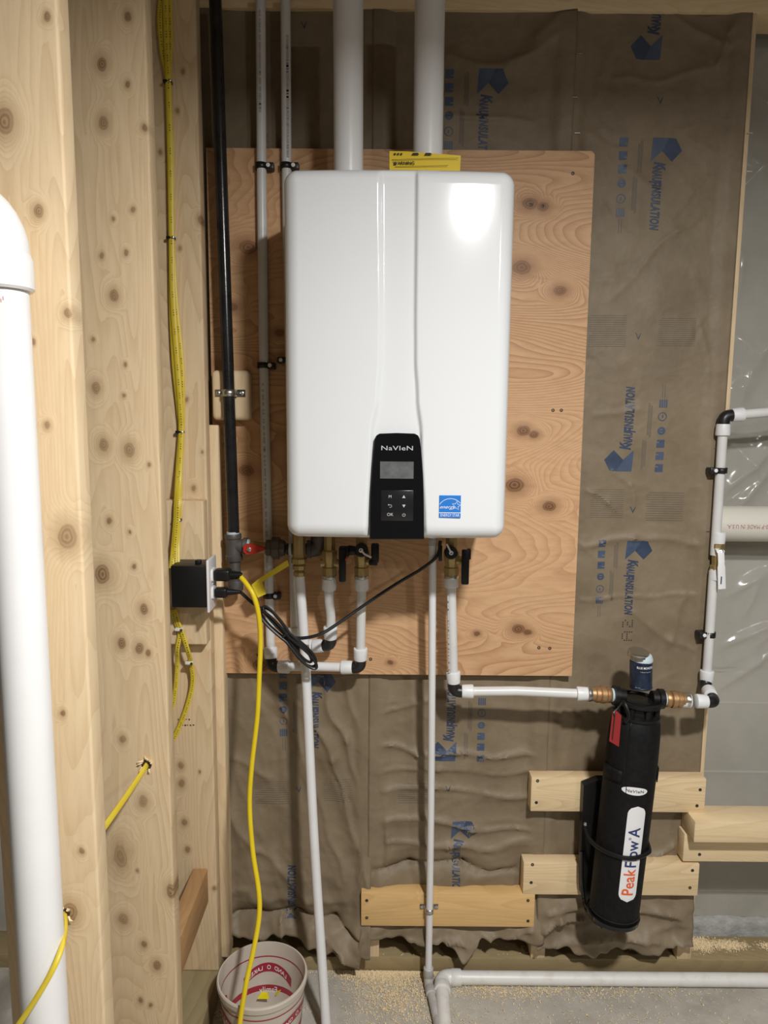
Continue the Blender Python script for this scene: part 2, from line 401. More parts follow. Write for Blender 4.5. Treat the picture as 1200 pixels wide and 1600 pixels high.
for _b in range(3):
    L_ = []
    for pts, amp, wd in CREASE[_b]:
        q = [P(x, y, WALL) for x, y in pts]
        for i in range(len(q) - 1): L_.append((q[i].x, q[i].z, q[i + 1].x, q[i + 1].z, amp * (1.6 if _b < 2 else 1.3), wd))
    for _ in range(46):
        x = _cr.uniform(*BAYS[_b]); z = _cr.uniform(.15, 2.3); an = _cr.uniform(0, math.pi) if _b != 1 else _cr.gauss(0, .5); ln = _cr.uniform(.03, .13)
        L_.append((x, z, x + ln * math.cos(an), z + ln * math.sin(an), _cr.choice((1, 1, -1)) * _cr.uniform(.0012, .003), _cr.uniform(.004, .008)))
    SEG[_b] = [(min(a, c) - 5 * w_, max(a, c) + 5 * w_, min(b, d) - 5 * w_, max(b, d) + 5 * w_, a, b, c - a, d - b, (c - a) ** 2 + (d - b) ** 2, am, w_) for a, b, c, d, am, w_ in L_]
def KY(b, x, z):
    """paper surface depth"""
    x0, x1 = BAYS[b]
    e = min(x - x0, x1 - x)
    fl = max(0., min(1., (e - .024) / .03)); fl = fl * fl * (3 - 2 * fl)
    y = 0.
    y += .006 * noise.noise(V((x * 3.1 + b * 7, 1.3 * b, z * 2.2)))
    y += .0028 * noise.noise(V((x * 11 + b * 7, 2.3 * b, z * 9)))
    wx = .02 * noise.noise(V((x * 9, z * 9, b))); wz = .02 * noise.noise(V((x * 9, z * 9, b + 9)))
    xx, zz = x + wx, z + wz
    for (a0, a1, b0, b1, sx, sz, dx, dz, L2, am, wd) in SEG[b]:
        if xx < a0 or xx > a1 or zz < b0 or zz > b1: continue
        t = ((xx - sx) * dx + (zz - sz) * dz) / L2
        f = 1.
        if t < 0: t = 0.
        elif t > 1: t = 1.
        d = math.hypot(xx - sx - t * dx, zz - sz - t * dz)
        y -= am * math.exp(-d / wd)
    if b == 0: y -= .004 * ridge(V(((xx + zz * .33) * 15, zz * 1.2, 3)), 3) * max(0., min(1., (1.05 - z) / .25))
    elif b == 1: y -= .004 * ridge(V((xx * 1.5, 2, zz * 12)), 5) * max(0., min(1., (1.05 - z) / .25))
    # crumpled foot of the sheet, bulging forward
    if z < .42:
        c = (.42 - z) / .42
        y -= (.10 if b == 0 else .08) * c * c * (.5 + .6 * noise.noise(V((x * 9, b, z * 9))))
        y -= c * .016 * ridge(V((xx * 12, b, zz * 14)), 2) + c * .006 * noise.noise(V((x * 40, b, z * 40)))
    base = WALL - .0012 - (.0016 if b == 1 else 0.) + .009 * fl
    y = base + y * (.10 + .90 * fl if z > .42 else max(.10 + .9 * fl, min(1., (.42 - z) / .2)))
    if fl < .02: y = min(y, WALL - .0004)
    y = min(y, WALL + .03)
    if z > .72 and x < .52: y = max(y, WALL - .0035)
    return y
def KBOT(b, x):
    x0, x1 = BAYS[b]; t = (x - x0) / (x1 - x0)
    n = noise.noise(V((x * 14, b * 3.3, 0))) * .022 + noise.noise(V((x * 45, b * 3.3, 4))) * .010
    if b == 0: base = .115 - .085 * max(0, (t - .55) / .45) ** 1.0 * (1 if t < .93 else .4)
    elif b == 1: base = .115 - .045 * math.exp(-((t - .56) / .07) ** 2)
    else: base = .075 + .05 * abs(t - .45)
    return base + n
BLAB = ['brown kraft paper insulation batt at left behind the hanging yellow cord',
        'brown kraft paper insulation batt behind the thin white pipe in the middle',
        'brown kraft paper insulation batt behind the black water filter at right']
batts = []
for b in range(3):
    x0, x1 = BAYS[b]; nx = 84; nz = 430; mb = MB(); vs = []
    for j in range(nz + 1):
        for i in range(nx + 1):
            x = x0 + (x1 - x0) * i / nx
            zb = KBOT(b, x)
            zt = ztop + .004 + .008 * noise.noise(V((x * 12, 3, b)))
            z = zb + (zt - zb) * j / nz
            vs.append((x, KY(b, x, z), z))
    fs = [[j * (nx + 1) + i, j * (nx + 1) + i + 1, (j + 1) * (nx + 1) + i + 1, (j + 1) * (nx + 1) + i] for j in range(nz) for i in range(nx)]
    mb.add(vs, fs)
    t = Thing('insulation_batt', BLAB[b], 'insulation', ((x0 + x1) / 2, WALL + .03, .10), 'kraft faced insulation batts')
    sheet = t.part('kraft_facing', mb, M['kraft'], ang=80)
    md = sheet.modifiers.new('thick', 'SOLIDIFY'); md.thickness = .0006; md.offset = 1
    # the glass wool behind the paper
    wool = MB().box((x0 + .03, WALL + .035, .16), (x1 - .03, WALL + .088, ztop - .01), .01)
    t.part('wool', wool, mat('pink_wool_%d' % b, (.45, .40, .28), .95))
    batts.append(t)

def refine(vs, fs, L):
    bm = bmesh.new()
    bv = [bm.verts.new((a, 0, c)) for a, c in vs]
    for f in fs:
        try: bm.faces.new([bv[i] for i in f])
        except ValueError: pass
    bmesh.ops.triangulate(bm, faces=bm.faces)
    for _ in range(4):
        ed = [e for e in bm.edges if e.calc_length() > L]
        if not ed: break
        bmesh.ops.subdivide_edges(bm, edges=ed, cuts=1)
        bmesh.ops.triangulate(bm, faces=bm.faces)
    bm.verts.index_update()
    out = [(q.co.x, q.co.z) for q in bm.verts], [[q.index for q in f.verts] for f in bm.faces]
    bm.free(); return out
class Print:
    """ink that follows the paper: 2D figures in metres round an anchor"""
    def __init__(s, b, px, py, kind, sc=1.0):
        s.b = b; a = P(px, py, WALL); s.x, s.z = a.x, a.z; s.k = kind; s.sc = sc
    def to(s, u, v):
        u *= s.sc; v *= s.sc
        return (s.x + v, s.z - u) if s.k == 'A' else (s.x - v, s.z + u)   # A reads downwards, B upwards
    def emit(s, mb, uv, fs, lift=.0011):
        xz = [s.to(u, v) for u, v in uv]
        vs, fs = refine(xz, fs, .009)
        x0, x1 = BAYS[s.b]
        mb.add([(x, KY(s.b, min(max(x, x0 + .001), x1 - .001), z) - lift, z) for x, z in vs], fs)
    def poly(s, mb, uv, lift=.0011): s.emit(mb, uv, [list(range(len(uv)))], lift)
    def rect(s, mb, u0, v0, u1, v1): s.poly(mb, [(u0, v0), (u1, v0), (u1, v1), (u0, v1)])
    def txt(s, mb, body, u, v, size, sx=1., shear=0., bold=0., align='LEFT'):
        vs, fs = text2d(body, align, shear, bold)
        s.emit(mb, [(u + a * size * sx, v + c * size) for a, c in vs], fs)
    def ring(s, mb, u, v, r, w, seg=20):
        uv = []
        for k in range(seg):
            an = 2 * math.pi * k / seg
            uv += [(u + r * math.cos(an), v + r * math.sin(an)), (u + (r - w) * math.cos(an), v + (r - w) * math.sin(an))]
        s.emit(mb, uv, [[2 * k, 2 * ((k + 1) % seg), 2 * ((k + 1) % seg) + 1, 2 * k + 1] for k in range(seg)])
PXM = .00146
def logo(b, px, py, kind, sc=1.0, icons=True, text=True, arrow=True):
    p = Print(b, px, py, kind, sc); t = batts[b]; q = PXM
    if arrow:
        m1 = MB(); p.poly(m1, [(0, 1 * q), (0, 26 * q), (19 * q, 16 * q), (35 * q, -1 * q)])
        m2 = MB(); p.poly(m2, [(0, 26 * q), (1 * q, 37 * q), (19 * q, 47 * q), (35 * q, 32 * q), (19 * q, 16 * q)])
        t.part('printed_arrow', m1, M['blue_ink'], smooth=False); t.part('printed_arrow', m2, M['blue_ink2'], smooth=False)
    if text:
        m3 = MB(); p.txt(m3, 'K', 35 * q, 12.5 * q, 17.5 * q, .66, .25, .06)
        p.txt(m3, 'NAU', 43.5 * q, 9 * q, 14 * q, .47, .20, .06)
        p.txt(m3, 'F', 63.5 * q, 6.5 * q, 18 * q, .50, .20, .06)
        p.txt(m3, 'INSULATION', 69.5 * q, 9 * q, 14 * q, .545, .20, .06)
        t.part('printed_brand_name', m3, M['blue_ink2'], smooth=False)
    if icons:
        for i, (u, ty) in enumerate(((6, 's'), (26, 's'), (46, 's'), (67, 'o'), (90, 'i'), (111, 'l'))):
            mi = MB(); v = -44 * q; u = u * q; h = 6.5 * q
            if ty == 's':
                p.poly(mi, [(u - h, v - h), (u + h, v - h), (u + h, v + h * .9), (u + h * .5, v + h), (u + h * .5, v), (u + h * .2, v), (u + h * .2, v + h), (u - h, v + h)])
            elif ty == 'o': p.ring(mi, u, v, h, 3.2 * q); p.rect(mi, u - q * 1.5, v - 3 * q, u + q * 1.5, v + 3 * q)
            elif ty == 'i': p.ring(mi, u, v, h * 1.1, 1.4 * q); p.rect(mi, u - 2 * q, v - q, u + 3 * q, v + q * .6)
            else:
                for z in range(4): p.rect(mi, u - h, v - h + z * 3.5 * q, u + h, v - h + z * 3.5 * q + 2.4 * q)
            t.part('printed_icon', mi, M['blue_ink'], smooth=False)
        ml = MB()
        for z, (a, c) in enumerate(((8, 50), (4, 52), (56, 108), (60, 112))):
            for r_ in range(2):
                p.rect(ml, a * q, (-21 + 4 * (z % 2) * 1.0 + r_ * 1.9 - (6 if z > 1 else 0)) * q, c * q, (-20.3 + 4 * (z % 2) + r_ * 1.9 - (6 if z > 1 else 0)) * q)
        for r_ in range(2): p.rect(ml, 121 * q, (-46 + 4 * r_) * q, 142 * q, (-45.2 + 4 * r_) * q)
        t.part('small_print', ml, M['grey_ink'], smooth=False)
def chevron(b, px, py):
    p = Print(b, px, py, 'A'); m = MB(); q = PXM
    p.poly(m, [(-6 * q, -5 * q), (-4 * q, -2.6 * q), (2.5 * q, 0), (-4 * q, 3.4 * q), (-6 * q, 5 * q), (6 * q, .8 * q)])
    batts[b].part('printed_chevron', m, M['blue_ink2'], smooth=False)
def fineprint(b, px, py, wpx, hpx, rows, jag=.15):
    p = Print(b, px, py, 'A'); m = MB(); q = PXM
    for r_ in range(rows):
        u = hpx * r_ / rows * q
        a = wpx * jag * random.random() if r_ % 4 == 0 else 0
        p.rect(m, u, a * q, u + .55 * q, wpx * q)
    batts[b].part('small_print', m, M['grey_ink'], smooth=False)
logo(2, 1021, 214, 'A'); logo(2, 1034, 91, 'B', icons=False); logo(2, 989, 737, 'B'); logo(2, 981, 845, 'A', sc=.93)
logo(1, 748, 107, 'A', icons=True); logo(1, 712, 1190, 'B', sc=.98); logo(1, 706, 1283, 'A', icons=False, sc=.95)
logo(0, 482, 1050, 'A'); logo(0, 466, 1462, 'B', arrow=False, icons=False); logo(0, 455, 208, 'A', text=False, arrow=False)
for b, x, y in ((2, 1033, 155), (2, 998, 525), (2, 990, 797), (1, 700, 1232), (0, 466, 1236), (0, 474, 36)): chevron(b, x, y)
for b, x, y, w_, h_, r_ in ((2, 922, 492, 60, 52, 15), (2, 1030, 497, 60, 46, 14), (2, 925, 765, 55, 50, 14), (2, 1012, 770, 62, 50, 13),
                            (0, 398, 1222, 60, 45, 11), (0, 505, 1218, 50, 45, 11), (1, 622, 1225, 65, 40, 10)): fineprint(b, x, y, w_, h_, r_)
# dotted A2
p = Print(2, 982, 1003, 'B'); m = MB(); q = PXM
for gx, rows in enumerate(('01110', '10001', '11111', '10001', '10001')):
    for c, ch in enumerate(rows):
        if ch == '1': p.rect(m, (c * 3.6) * q, (16 - gx * 4) * q - 8 * q, (c * 3.6 + 2) * q, (16 - gx * 4 + 2) * q - 8 * q)
for gx, rows in enumerate(('1110', '0001', '0110', '1000', '1111')):
    for c, ch in enumerate(rows):
        if ch == '1': p.rect(m, (24 + c * 3.6) * q, (16 - gx * 4) * q - 8 * q, (26 + c * 3.6) * q, (18 - gx * 4) * q - 8 * q)
batts[2].part('stamped_lot_code', m, M['black_ink'], smooth=False)
# staples in the paper flanges
for (x, y, b) in ((905, 84, 1), (898, 152, 1), (902, 208, 1), (1172, 208, 2), (1120, 700, 2), (1108, 830, 2), (1171, 268, 2)):
    a = P(x, y, WALL - .004); mb = MB().box(a - V((.006, .001, .0008)), a + V((.006, .002, .0008)))
    batts[b].part('staple', mb, M['galv'])

# ------------------------------------------------------------------ poly sheet over the foundation wall
PS = []
for a_, b2 in (((1215, 690), (1130, 765)), ((1215, 760), (1185, 800)), ((1210, 720), (1140, 800)), ((1140, 690), (1180, 740)), ((1195, 890), (1130, 930)), ((1215, 970), (1120, 1010)), ((1215, 1010), (1120, 1075)), ((1180, 910), (1160, 960)), ((1150, 300), (1215, 240)), ((1140, 610), (1165, 600)), ((1165, 140), (1210, 180)), ((1160, 245), (1190, 270)), ((1155, 400), (1150, 470)), ((1175, 560), (1215, 520)), ((1140, 520), (1180, 560)), ((1160, 640), (1200, 660))):
    p0, p1 = P(*a_, 1.842), P(*b2, 1.842); PS.append((p0.x, p0.z, p1.x - p0.x, p1.z - p0.z, (p1.x - p0.x) ** 2 + (p1.z - p0.z) ** 2))
mb = MB(); nx, nz = 140, 480; vs = []
for j in range(nz + 1):
    for i in range(nx + 1):
        x = XS[2] - .03 + .62 * i / nx; z = .15 + 2.2 * j / nz
        s = x * .75 - z * .65
        wv = noise.noise(V((x * 3, z * 3, 5))) * .12
        am = .35 + .65 * max(0, noise.noise(V((x * 1.6, z * 1.6, 11))) + .35)
        if z < .80: am *= .15
        y = 1.842 - am * .016 * ridge(V(((s + wv) * 8, (x + z) * 1.4, 2)), 4) - am * .003 * ridge(V((x * 17 + wv * 9, z * 17, 4)), 3)
        for (sx, sz, dx, dz, L2) in PS:
            t_ = max(0., min(1., ((x - sx) * dx + (z - sz) * dz) / L2)); d = math.hypot(x - sx - t_ * dx, z - sz - t_ * dz)
            if d < .08: y -= .016 * math.exp(-(d / .016) ** 1.3) * (.4 + .6 * math.sin(math.pi * min(1, max(0, t_))))
        vs.append((x, y, z))
mb.add(vs, [[j * (nx + 1) + i, j * (nx + 1) + i + 1, (j + 1) * (nx + 1) + i + 1, (j + 1) * (nx + 1) + i] for j in range(nz) for i in range(nx)])
solo('poly_sheet', mb, M['poly'], 'wrinkled clear plastic vapour sheet hung over the grey wall at right', 'plastic sheet', ang=80)
# courses of the wall seen through it
for i, yy in enumerate((1098, 1206)):
    a = P(1150, yy, 1.858)
    mb = MB().box((.78, 1.8585, a.z - .003), (1.5, 1.8605, a.z + .003))
    solo('trim_%d' % (i + 2), mb, mat('pale_joint_%d' % i, (.50, .48, .43), .8), None, None, kind='structure')

# ------------------------------------------------------------------ plywood backer
a = P(322, 234, PLYF); b_ = P(929, 236, PLYF); c_ = P(620, 1054, PLYF)
px0, px1 = -.405, (b_.x + P(894, 1054, PLYF).x) / 2
pz0, pz1 = c_.z, b_.z
t = Thing('plywood_panel', 'knotty orange brown plywood sheet behind the white water heater', 'plywood', ((px0 + px1) / 2, PLYF + .018, pz0))
r_ = .008
poly = [(px0, pz0), (px1, pz0), (px1, pz1 - r_), (px1 - .003, pz1 - .003), (px1 - r_, pz1), (px0, pz1)]
ploc = V(((px0 + px1) / 2, PLYF + .018, pz0))
PK = [(*(P(x, y, PLYF) - ploc), r) for x, y, r in ((828, 318, .013), (848, 323, .010), (815, 418, .016), (875, 454, .011), (818, 673, .012), (834, 679, .009), (804, 758, .017), (858, 791, .012), (810, 983, .012), (824, 988, .008), (388, 386, .016), (362, 480, .010), (437, 520, .009), (385, 735, .014), (408, 1040, .016), (610, 1035, .006), (745, 990, .006))]
M['ply'] = wood('plywood_face', (.68, .43, .24), (.37, .185, .085), 0, nscale=6., freq=130., kscale=2., knot=(.13, .052, .022), kr=.085, contrast=.95, stretch=.24, rough=.5, pts=PK)
t.part('face_sheet', MB().prism(poly, (0, PLYF, 0), (1, 0, 0), (0, 0, 1), (0, 1, 0), .006), M['ply'], smooth=False)
t.part('core', MB().prism(poly, (0, PLYF + .006, 0), (1, 0, 0), (0, 0, 1), (0, 1, 0), .012), M['ply_edge'], smooth=False)
for x, y in ((895, 271), (864, 641), (877, 641), (842, 1012), (859, 1013), (579, 1030), (830, 320), (848, 322)):
    a = P(x, y, PLYF); t.part('screw', MB().lathe(a + V((0, .001, 0)), (0, -1, 0), [(0, .0042), (.0016, .004), (.0018, .0022), (.0008, .0012)], 10), M['screw'])

# ------------------------------------------------------------------ left framing wall
YS = [.965, 1.300, 1.625]
xr = [P(119, 652, YS[0]).x, P(247, 652, YS[1]).x, P(321, 652, YS[2]).x]
LLAB = ['pale pine stud nearest the camera behind the big white drain pipe', 'pale pine stud in the middle of the three left studs',
        'pale pine stud carrying the yellow cables beside the black gas pipe']
LP = .076
lw = []
SK = [[(8, 190, .012), (74, 26, .004), (106, 490, .005), (105, 838, .013), (75, 664, .004), (52, 534, .003), (110, 1425, .011), (128, 1330, .004), (98, 1115, .004), (60, 330, .006)],
      [(160, 100, .0085), (200, 132, .0045), (162, 192, .0085), (200, 26, .006), (226, 200, .0045), (208, 328, .004), (177, 342, .003), (159, 400, .004), (197, 395, .004), (178, 462, .008), (146, 530, .003), (196, 570, .003), (150, 606, .008),
       (194, 618, .003), (162, 695, .009), (202, 703, .010), (233, 726, .003), (171, 814, .005), (203, 831, .003), (160, 897, .014), (210, 885, .004), (225, 952, .008), (190, 1005, .008), (218, 1013, .008), (232, 1020, .005), (192, 1155, .006),
       (224, 1252, .009), (215, 1360, .003), (193, 1436, .009), (225, 1475, .006), (245, 1508, .008), (220, 1563, .005), (236, 1570, .004)],
      [(286, 112, .004), (277, 173, .004), (251, 238, .004), (314, 343, .007), (281, 388, .004), (292, 624, .004), (303, 763, .005), (316, 706, .003), (288, 826, .004), (283, 1196, .007), (284, 1224, .008), (288, 1285, .007), (293, 1327, .006), (312, 1206, .003), (335, 1388, .004)]]
for i in range(3):
    mb = MB().box((xr[i] - .140, YS[i], LP), (xr[i], YS[i] + .038, 2.44), .004, 3)
    off = V((xr[i] - .07, YS[i] + .019, LP))
    kp_ = [(*(P(x, y, YS[i]) - off), r) for x, y, r in SK[i]]
    lw.append(solo('wall_stud', mb, wood('pine_stud_%d' % i, PINE_L, PINE_D, 2, kscale=5., pts=kp_), LLAB[i], 'stud'))
mb = MB().box((xr[1] - .145, -.3, 0), (xr[1] + .004, WALL - .006, LP), .004)
solo('bottom_plate', mb, M['plate_y'], 'lumber plate on the floor under the three left studs', 'lumber')
gm = MB()
for r0, n0 in ((0, 5), (1, 6)):
    for i_ in range(n0):
        q = P(279 + i_ * 4.2 + r0 * 2, 1124 + r0 * 9, YS[2] - .0004)
        gm.box(q + V((-.0018, -.0002, -.0022 + .001 * (i_ % 2))), q + V((.0004 + .001 * (i_ % 3), .0003, .0012)))
gs = bpy.data.objects.new('grade_stamp', gm.mesh('grade_stamp', lw[2].location)); C.objects.link(gs); gs.data.materials.append(M['screw']); gs.parent = lw[2]
# corner stud
a = P(344, 800, 1.668); zt = P(338, 664, 1.668).z
mb = MB().box((a.x - .05, 1.668, LP), (a.x, 1.714, zt), .005, 3)
solo('corner_stud', mb, M['pine_z'], 'short pine corner stud between left studs and plywood, ending behind the pipe clamp', 'stud')
# outlet backing block
yb = YS[2] - .038
a = P(262, 782, yb); b_ = P(323, 1008, yb)
mb = MB().box((b_.x - .135, yb, b_.z), (b_.x, YS[2] - .0003, a.z), .004, 3)
solo('backing_block', mb, M['pine_z'], 'pale wood block screwed to the stud behind the black outlet box', 'wood block')
# drilled rough hole and staples on studs
def knot_hole(stud_loc, px, py, Y, r, name='drilled_hole'):
    a = P(px, py, Y)
    return a
# blocking between studs 2 and 3
a = P(325, 1356, YS[2]); b_ = P(303, 1354, YS[2])
mb = MB().box((a.x - .036, YS[1] + .04, a.z - .089), (a.x, YS[2] - .002, a.z), .003)
solo('cross_brace', mb, M['pine_y'], 'orange brown cross brace low between the left studs near the tub', 'lumber')
# drilled holes with torn fibres, cables through them
def stud_hole(px, py, Y, r, stud):
    c = P(px, py, Y)
    mb = MB().lathe(c + V((0, .002, 0)), (0, -1, 0), [(0, r), (.0026, r), (.0027, r * .9)], 16)
    o = bpy.data.objects.new('drilled_hole', mb.mesh('drilled_hole', stud.location)); C.objects.link(o)
    o.data.materials.append(M['hole']); o.parent = stud
    for k in range(7):
        an = random.uniform(0, 6.28); L = random.uniform(.4, 1.3) * r
        p0 = c + V((math.cos(an) * r, 0, math.sin(an) * r)); p1 = p0 + V((math.cos(an + .6) * L, -.006, math.sin(an + .6) * L * 1.2))
        m2 = MB().tube([p0, (p0 + p1) / 2 + V((0, -.003, 0)), p1], [.0022, .0018, .0005], 5)
        q = bpy.data.objects.new('splinter', m2.mesh('splinter', stud.location)); C.objects.link(q)
        q.data.materials.append(M['chip']); q.parent = stud
stud_hole(229, 1195, YS[1], .010, lw[1]); stud_hole(101, 1427, YS[0], .008, lw[0])

# ------------------------------------------------------------------ cables on the left
def romex(name, label, pts, Y, width=.0062, mat_=M['romex'], group=None, flat=.5, nrm=(0, 1, 0), text=True):
    pp = cat([P(p[0], p[1], p[2] if len(p) > 2 else Y) for p in pts], 7)
    zmin = min(q.z for q in pp)
    t = Thing(name, label, 'cable', (pp[0].x, pp[0].y, zmin), group)
    t.part('jacket', MB().tube(pp, width, 10, normal=nrm, flat=flat), mat_)
    if text:
        m = MB()
        for i in range(2, len(pp) - 2, 2):
            a = pp[i] + V((.0012, -width * flat - .0002, 0)); d = (pp[i + 1] - pp[i - 1]).normalized()
            for k in range(3):
                c = a + d * (k * .005); s = random.uniform(.001, .0018)
                e = d.cross(V((0, 1, 0))).normalized()
                m.add([c - e * .0013, c + d * s - e * .0013, c + d * s + e * .0013, c + e * .0013], [[0, 1, 2, 3]])
        t.part('jacket_print', m, M['cable_ink'], smooth=False)
    return t
Yc = YS[2] - .006
romex('yellow_cable', 'flat yellow cable on the stud, bowing furthest left at the top', [(253, -10), (250, 30), (254, 80), (262, 130), (265, 250), (268, 373), (268, 460), (272, 560), (280, 640), (282, 675), (278, 745, 1.600), (276, 785, 1.574), (275, 812, 1.570), (272, 850, 1.565), (268, 888, 1.548)], Yc - .004, group='cables on the stud')
romex('yellow_cable', 'flat yellow cable on the stud, bowing right above the second tie', [(264, -10), (266, 60), (264, 130), (268, 250), (269, 373), (274, 470), (283, 560), (285, 620), (284, 675), (281, 745, 1.608), (280, 785, 1.580), (279, 812, 1.578), (277, 850, 1.57), (277, 888, 1.55)], Yc, group='cables on the stud')
romex('yellow_cable', 'middle flat yellow cable of the bundle on the stud', [(258, -10), (260, 60), (263, 130), (266, 250), (268, 373), (270, 470), (277, 570), (282, 640), (283, 675), (280, 745, 1.600), (278, 785, 1.572), (277, 812, 1.568), (274, 850, 1.563), (273, 888, 1.55)], Yc - .009, group='cables on the stud')
Yd = yb - .006
romex('yellow_cable', 'yellow cable dropping straight below the outlet box', [(268, 952), (276, 975), (281, 990), (277, 1015), (277, 1040, 1.6), (273, 1085, 1.606), (266, 1115, 1.606), (252, 1145, 1.606)], Yd, .0052, group='cables below the outlet box')
romex('yellow_cable', 'yellow cable curving right below the outlet box and back behind the stud', [(273, 952), (278, 972), (285, 990), (293, 1015), (299, 1040, 1.6), (301, 1068, 1.606), (292, 1105, 1.606), (276, 1145, 1.606), (262, 1170, 1.606), (248, 1190, 1.606)], Yd - .004, .0055, group='cables below the outlet box')
romex('yellow_cable', 'taut yellow cable slanting out of the splintered hole in the middle stud', [(230, 1193, 1.305), (227, 1199, 1.292), (200, 1240, 1.22), (164, 1291, 1.12), (140, 1322, 1.05)], 1.3, .0052, nrm=(.5, .8, .4), flat=.45)
romex('yellow_cable', 'yellow cable crossing in front of the big white drain pipe', [(100, 1424, .972), (102, 1436, .950), (102, 1455, .925), (98, 1475, .898), (86, 1508, .876), (64, 1548, .866), (38, 1588, .862), (10, 1628, .86)], .95, .0040, text=False, flat=.8)
def staple(px, py, Y, col, lb, wid=.018):
    c = P(px, py, Y)
    t = Thing('cable_clip', lb, 'cable clip', c - V((0, 0, .004)), 'cable clips on the stud')
    t.part('bridge', MB().box(c + V((-wid / 2, -.012, -.0035)), c + V((wid / 2, .004, .0035)), .002), col)
    t.part('nail_head', MB().lathe(c + V((wid * .36, -.012, 0)), (0, -1, 0), [(0, .003), (.002, .0028), (.003, .001)], 10), M['galv'] if col is M['elbow'] else M['screw'])
staple(263, 130, Yc, M['elbow'], 'topmost black cable clip on the stud'); staple(268, 373, Yc, M['elbow'], 'second black cable clip from the top on the stud')
staple(282, 675, Yc, M['elbow'], 'third black cable clip down, level with the pipe clamp block'); staple(278, 812, yb - .006, M['elbow'], 'lowest black cable clip just above the outlet box')
staple(281, 982, Yd, M['sealant_white'], 'white cable clip on the wood block under the outlet box'); staple(297, 1034, 1.6, M['sealant_white'], 'white cable clip below the wood block')

# ------------------------------------------------------------------ electrical box, outlet, plugs
yo = 1.541
a = P(266, 884, 1.512); b_ = P(322, 950, 1.512)
xo = P(323, 900, 1.512).x
t = Thing('outlet_box', 'black plastic electrical box with white duplex outlet plate on stud', 'outlet', (xo - .04, yo, b_.z))
t.part('box', MB().box((a.x, 1.512, b_.z), (xo, yb - .001, a.z), .003), M['black_plastic'])
zc = (a.z + b_.z) / 2 + .002
for sg in (1, -1):
    t.part('nail_lug', MB().box((xo - .030, 1.53, zc + sg * .047 - .006), (xo - .018, 1.545, zc + sg * .047 + .006), .002), M['black_plastic'])
pl = t.part('cover_plate', MB().box((xo, yo - .036, zc - .058), (xo + .006, yo + .036, zc + .058), .003, 3), M['outlet'], label='white cover plate')
rec = []
for dz in (.0195, -.0195):
    poly = []
    for k in range(20):
        an = 2 * math.pi * k / 20; poly.append((max(-.0165, min(.0165, .0175 * math.cos(an) * 1.1)), max(-.0135, min(.0135, .0175 * math.sin(an)))))
    t.part('receptacle', MB().prism(poly, (xo + .006, yo, zc + dz), (0, 1, 0), (0, 0, 1), (1, 0, 0), .004), M['outlet'], pl)
t.part('plate_screw', MB().lathe((xo + .006, yo, zc), (1, 0, 0), [(0, .003), (.0015, .0025)], 10), M['galv'], pl)
# yellow extension cord with moulded plug
z1, z2 = zc + .0195, zc - .0195
xp = xo + .0102
ycord = [V((xp + .055, yo, z1 - .003)), P(384, 911, 1.53), P(396, 930, 1.52), P(404, 960, 1.52), P(407, 1000, 1.525), P(405, 1060, 1.52), P(402, 1120, 1.515), P(393, 1200, 1.505), P(390, 1260, 1.495), P(395, 1330, 1.48), P(404, 1390, 1.46), P(405, 1430, 1.445), P(397, 1480, 1.425), P(386, 1530, 1.405), P(376, 1590, 1.388), P(371, 1640, 1.38), P(366, 1720, 1.37)]
e = V((ycord[-1].x, 1.36, .0065)); ycord += [e + V((0, 0, .012)), e + V((.004, -.03, 0)), e + V((.02, -.12, 0))]
t = Thing('extension_cord', 'yellow extension cord hanging from the outlet down past the tub', 'cord', (xp, yo, 0))
t.part('cord', MB().tube(cat(ycord, 8), .0056, 12), M['yellow'])
t.part('plug', MB().box((xp, yo - .015, z1 - .013), (xp + .036, yo + .015, z1 + .013), .006, 3), M['black_plastic'])
m = MB()
for k in range(5): m.lathe((xp + .036 + k * .0045, yo, z1 - .0015), (1, 0, 0), [(0, .010 - k * .0004), (.003, .010 - k * .0004)], 14)
m.lathe((xp + .034, yo, z1 - .0015), (1, 0, 0), [(0, .0075), (.026, .0065)], 12)
t.part('strain_relief', m, M['black_plastic'])
m = MB(); cc = P(405.5, 1023, 1.527); m.lathe(cc - V((0, 0, .002)), (0, 0, 1), [(0, .0066), (.004, .0066)], 12); t.part('tie', m, M['black_plastic'])
# black heater power cord with coil
def ring_pts(cx, cy, rx, ry, ang, a0, a1, n, Y):
    out = []
    for k in range(n + 1):
        an = R(a0 + (a1 - a0) * k / n); x = rx * math.cos(an); y = ry * math.sin(an); ca, sa = math.cos(R(ang)), math.sin(R(ang))
        out.append(P(cx + x * ca - y * sa, cy + x * sa + y * ca, Y + .004 * math.sin(an * 1.3)))
    return out
t = Thing('power_cord', 'thin black power cord coiled below the heater and plugged into outlet', 'cord', (xp, yo, P(480, 1045, 1.55).z))
t.part('plug', MB().box((xp, yo - .012, z2 - .012), (xp + .028, yo + .012, z2 + .010), .005, 3), M['black_plastic'])
t.part('strain_relief', MB().lathe((xp + .026, yo, z2), (1, 0, 0), [(0, .008), (.014, .006), (.030, .004)], 12), M['black_plastic'])
run = [V((xp + .056, yo, z2)), P(392, 940, 1.55), P(412, 955, 1.555), P(430, 975, 1.56), P(450, 992, 1.56), P(470, 997, 1.56), P(500, 991, 1.56), P(530, 973, 1.57), P(570, 945, 1.58), P(620, 912, 1.58), P(660, 888, 1.585), P(683, 868, 1.59), P(688, 845, 1.60)]
t.part('cord', MB().tube(cat(run, 8), .0038, 10), M['elbow'])
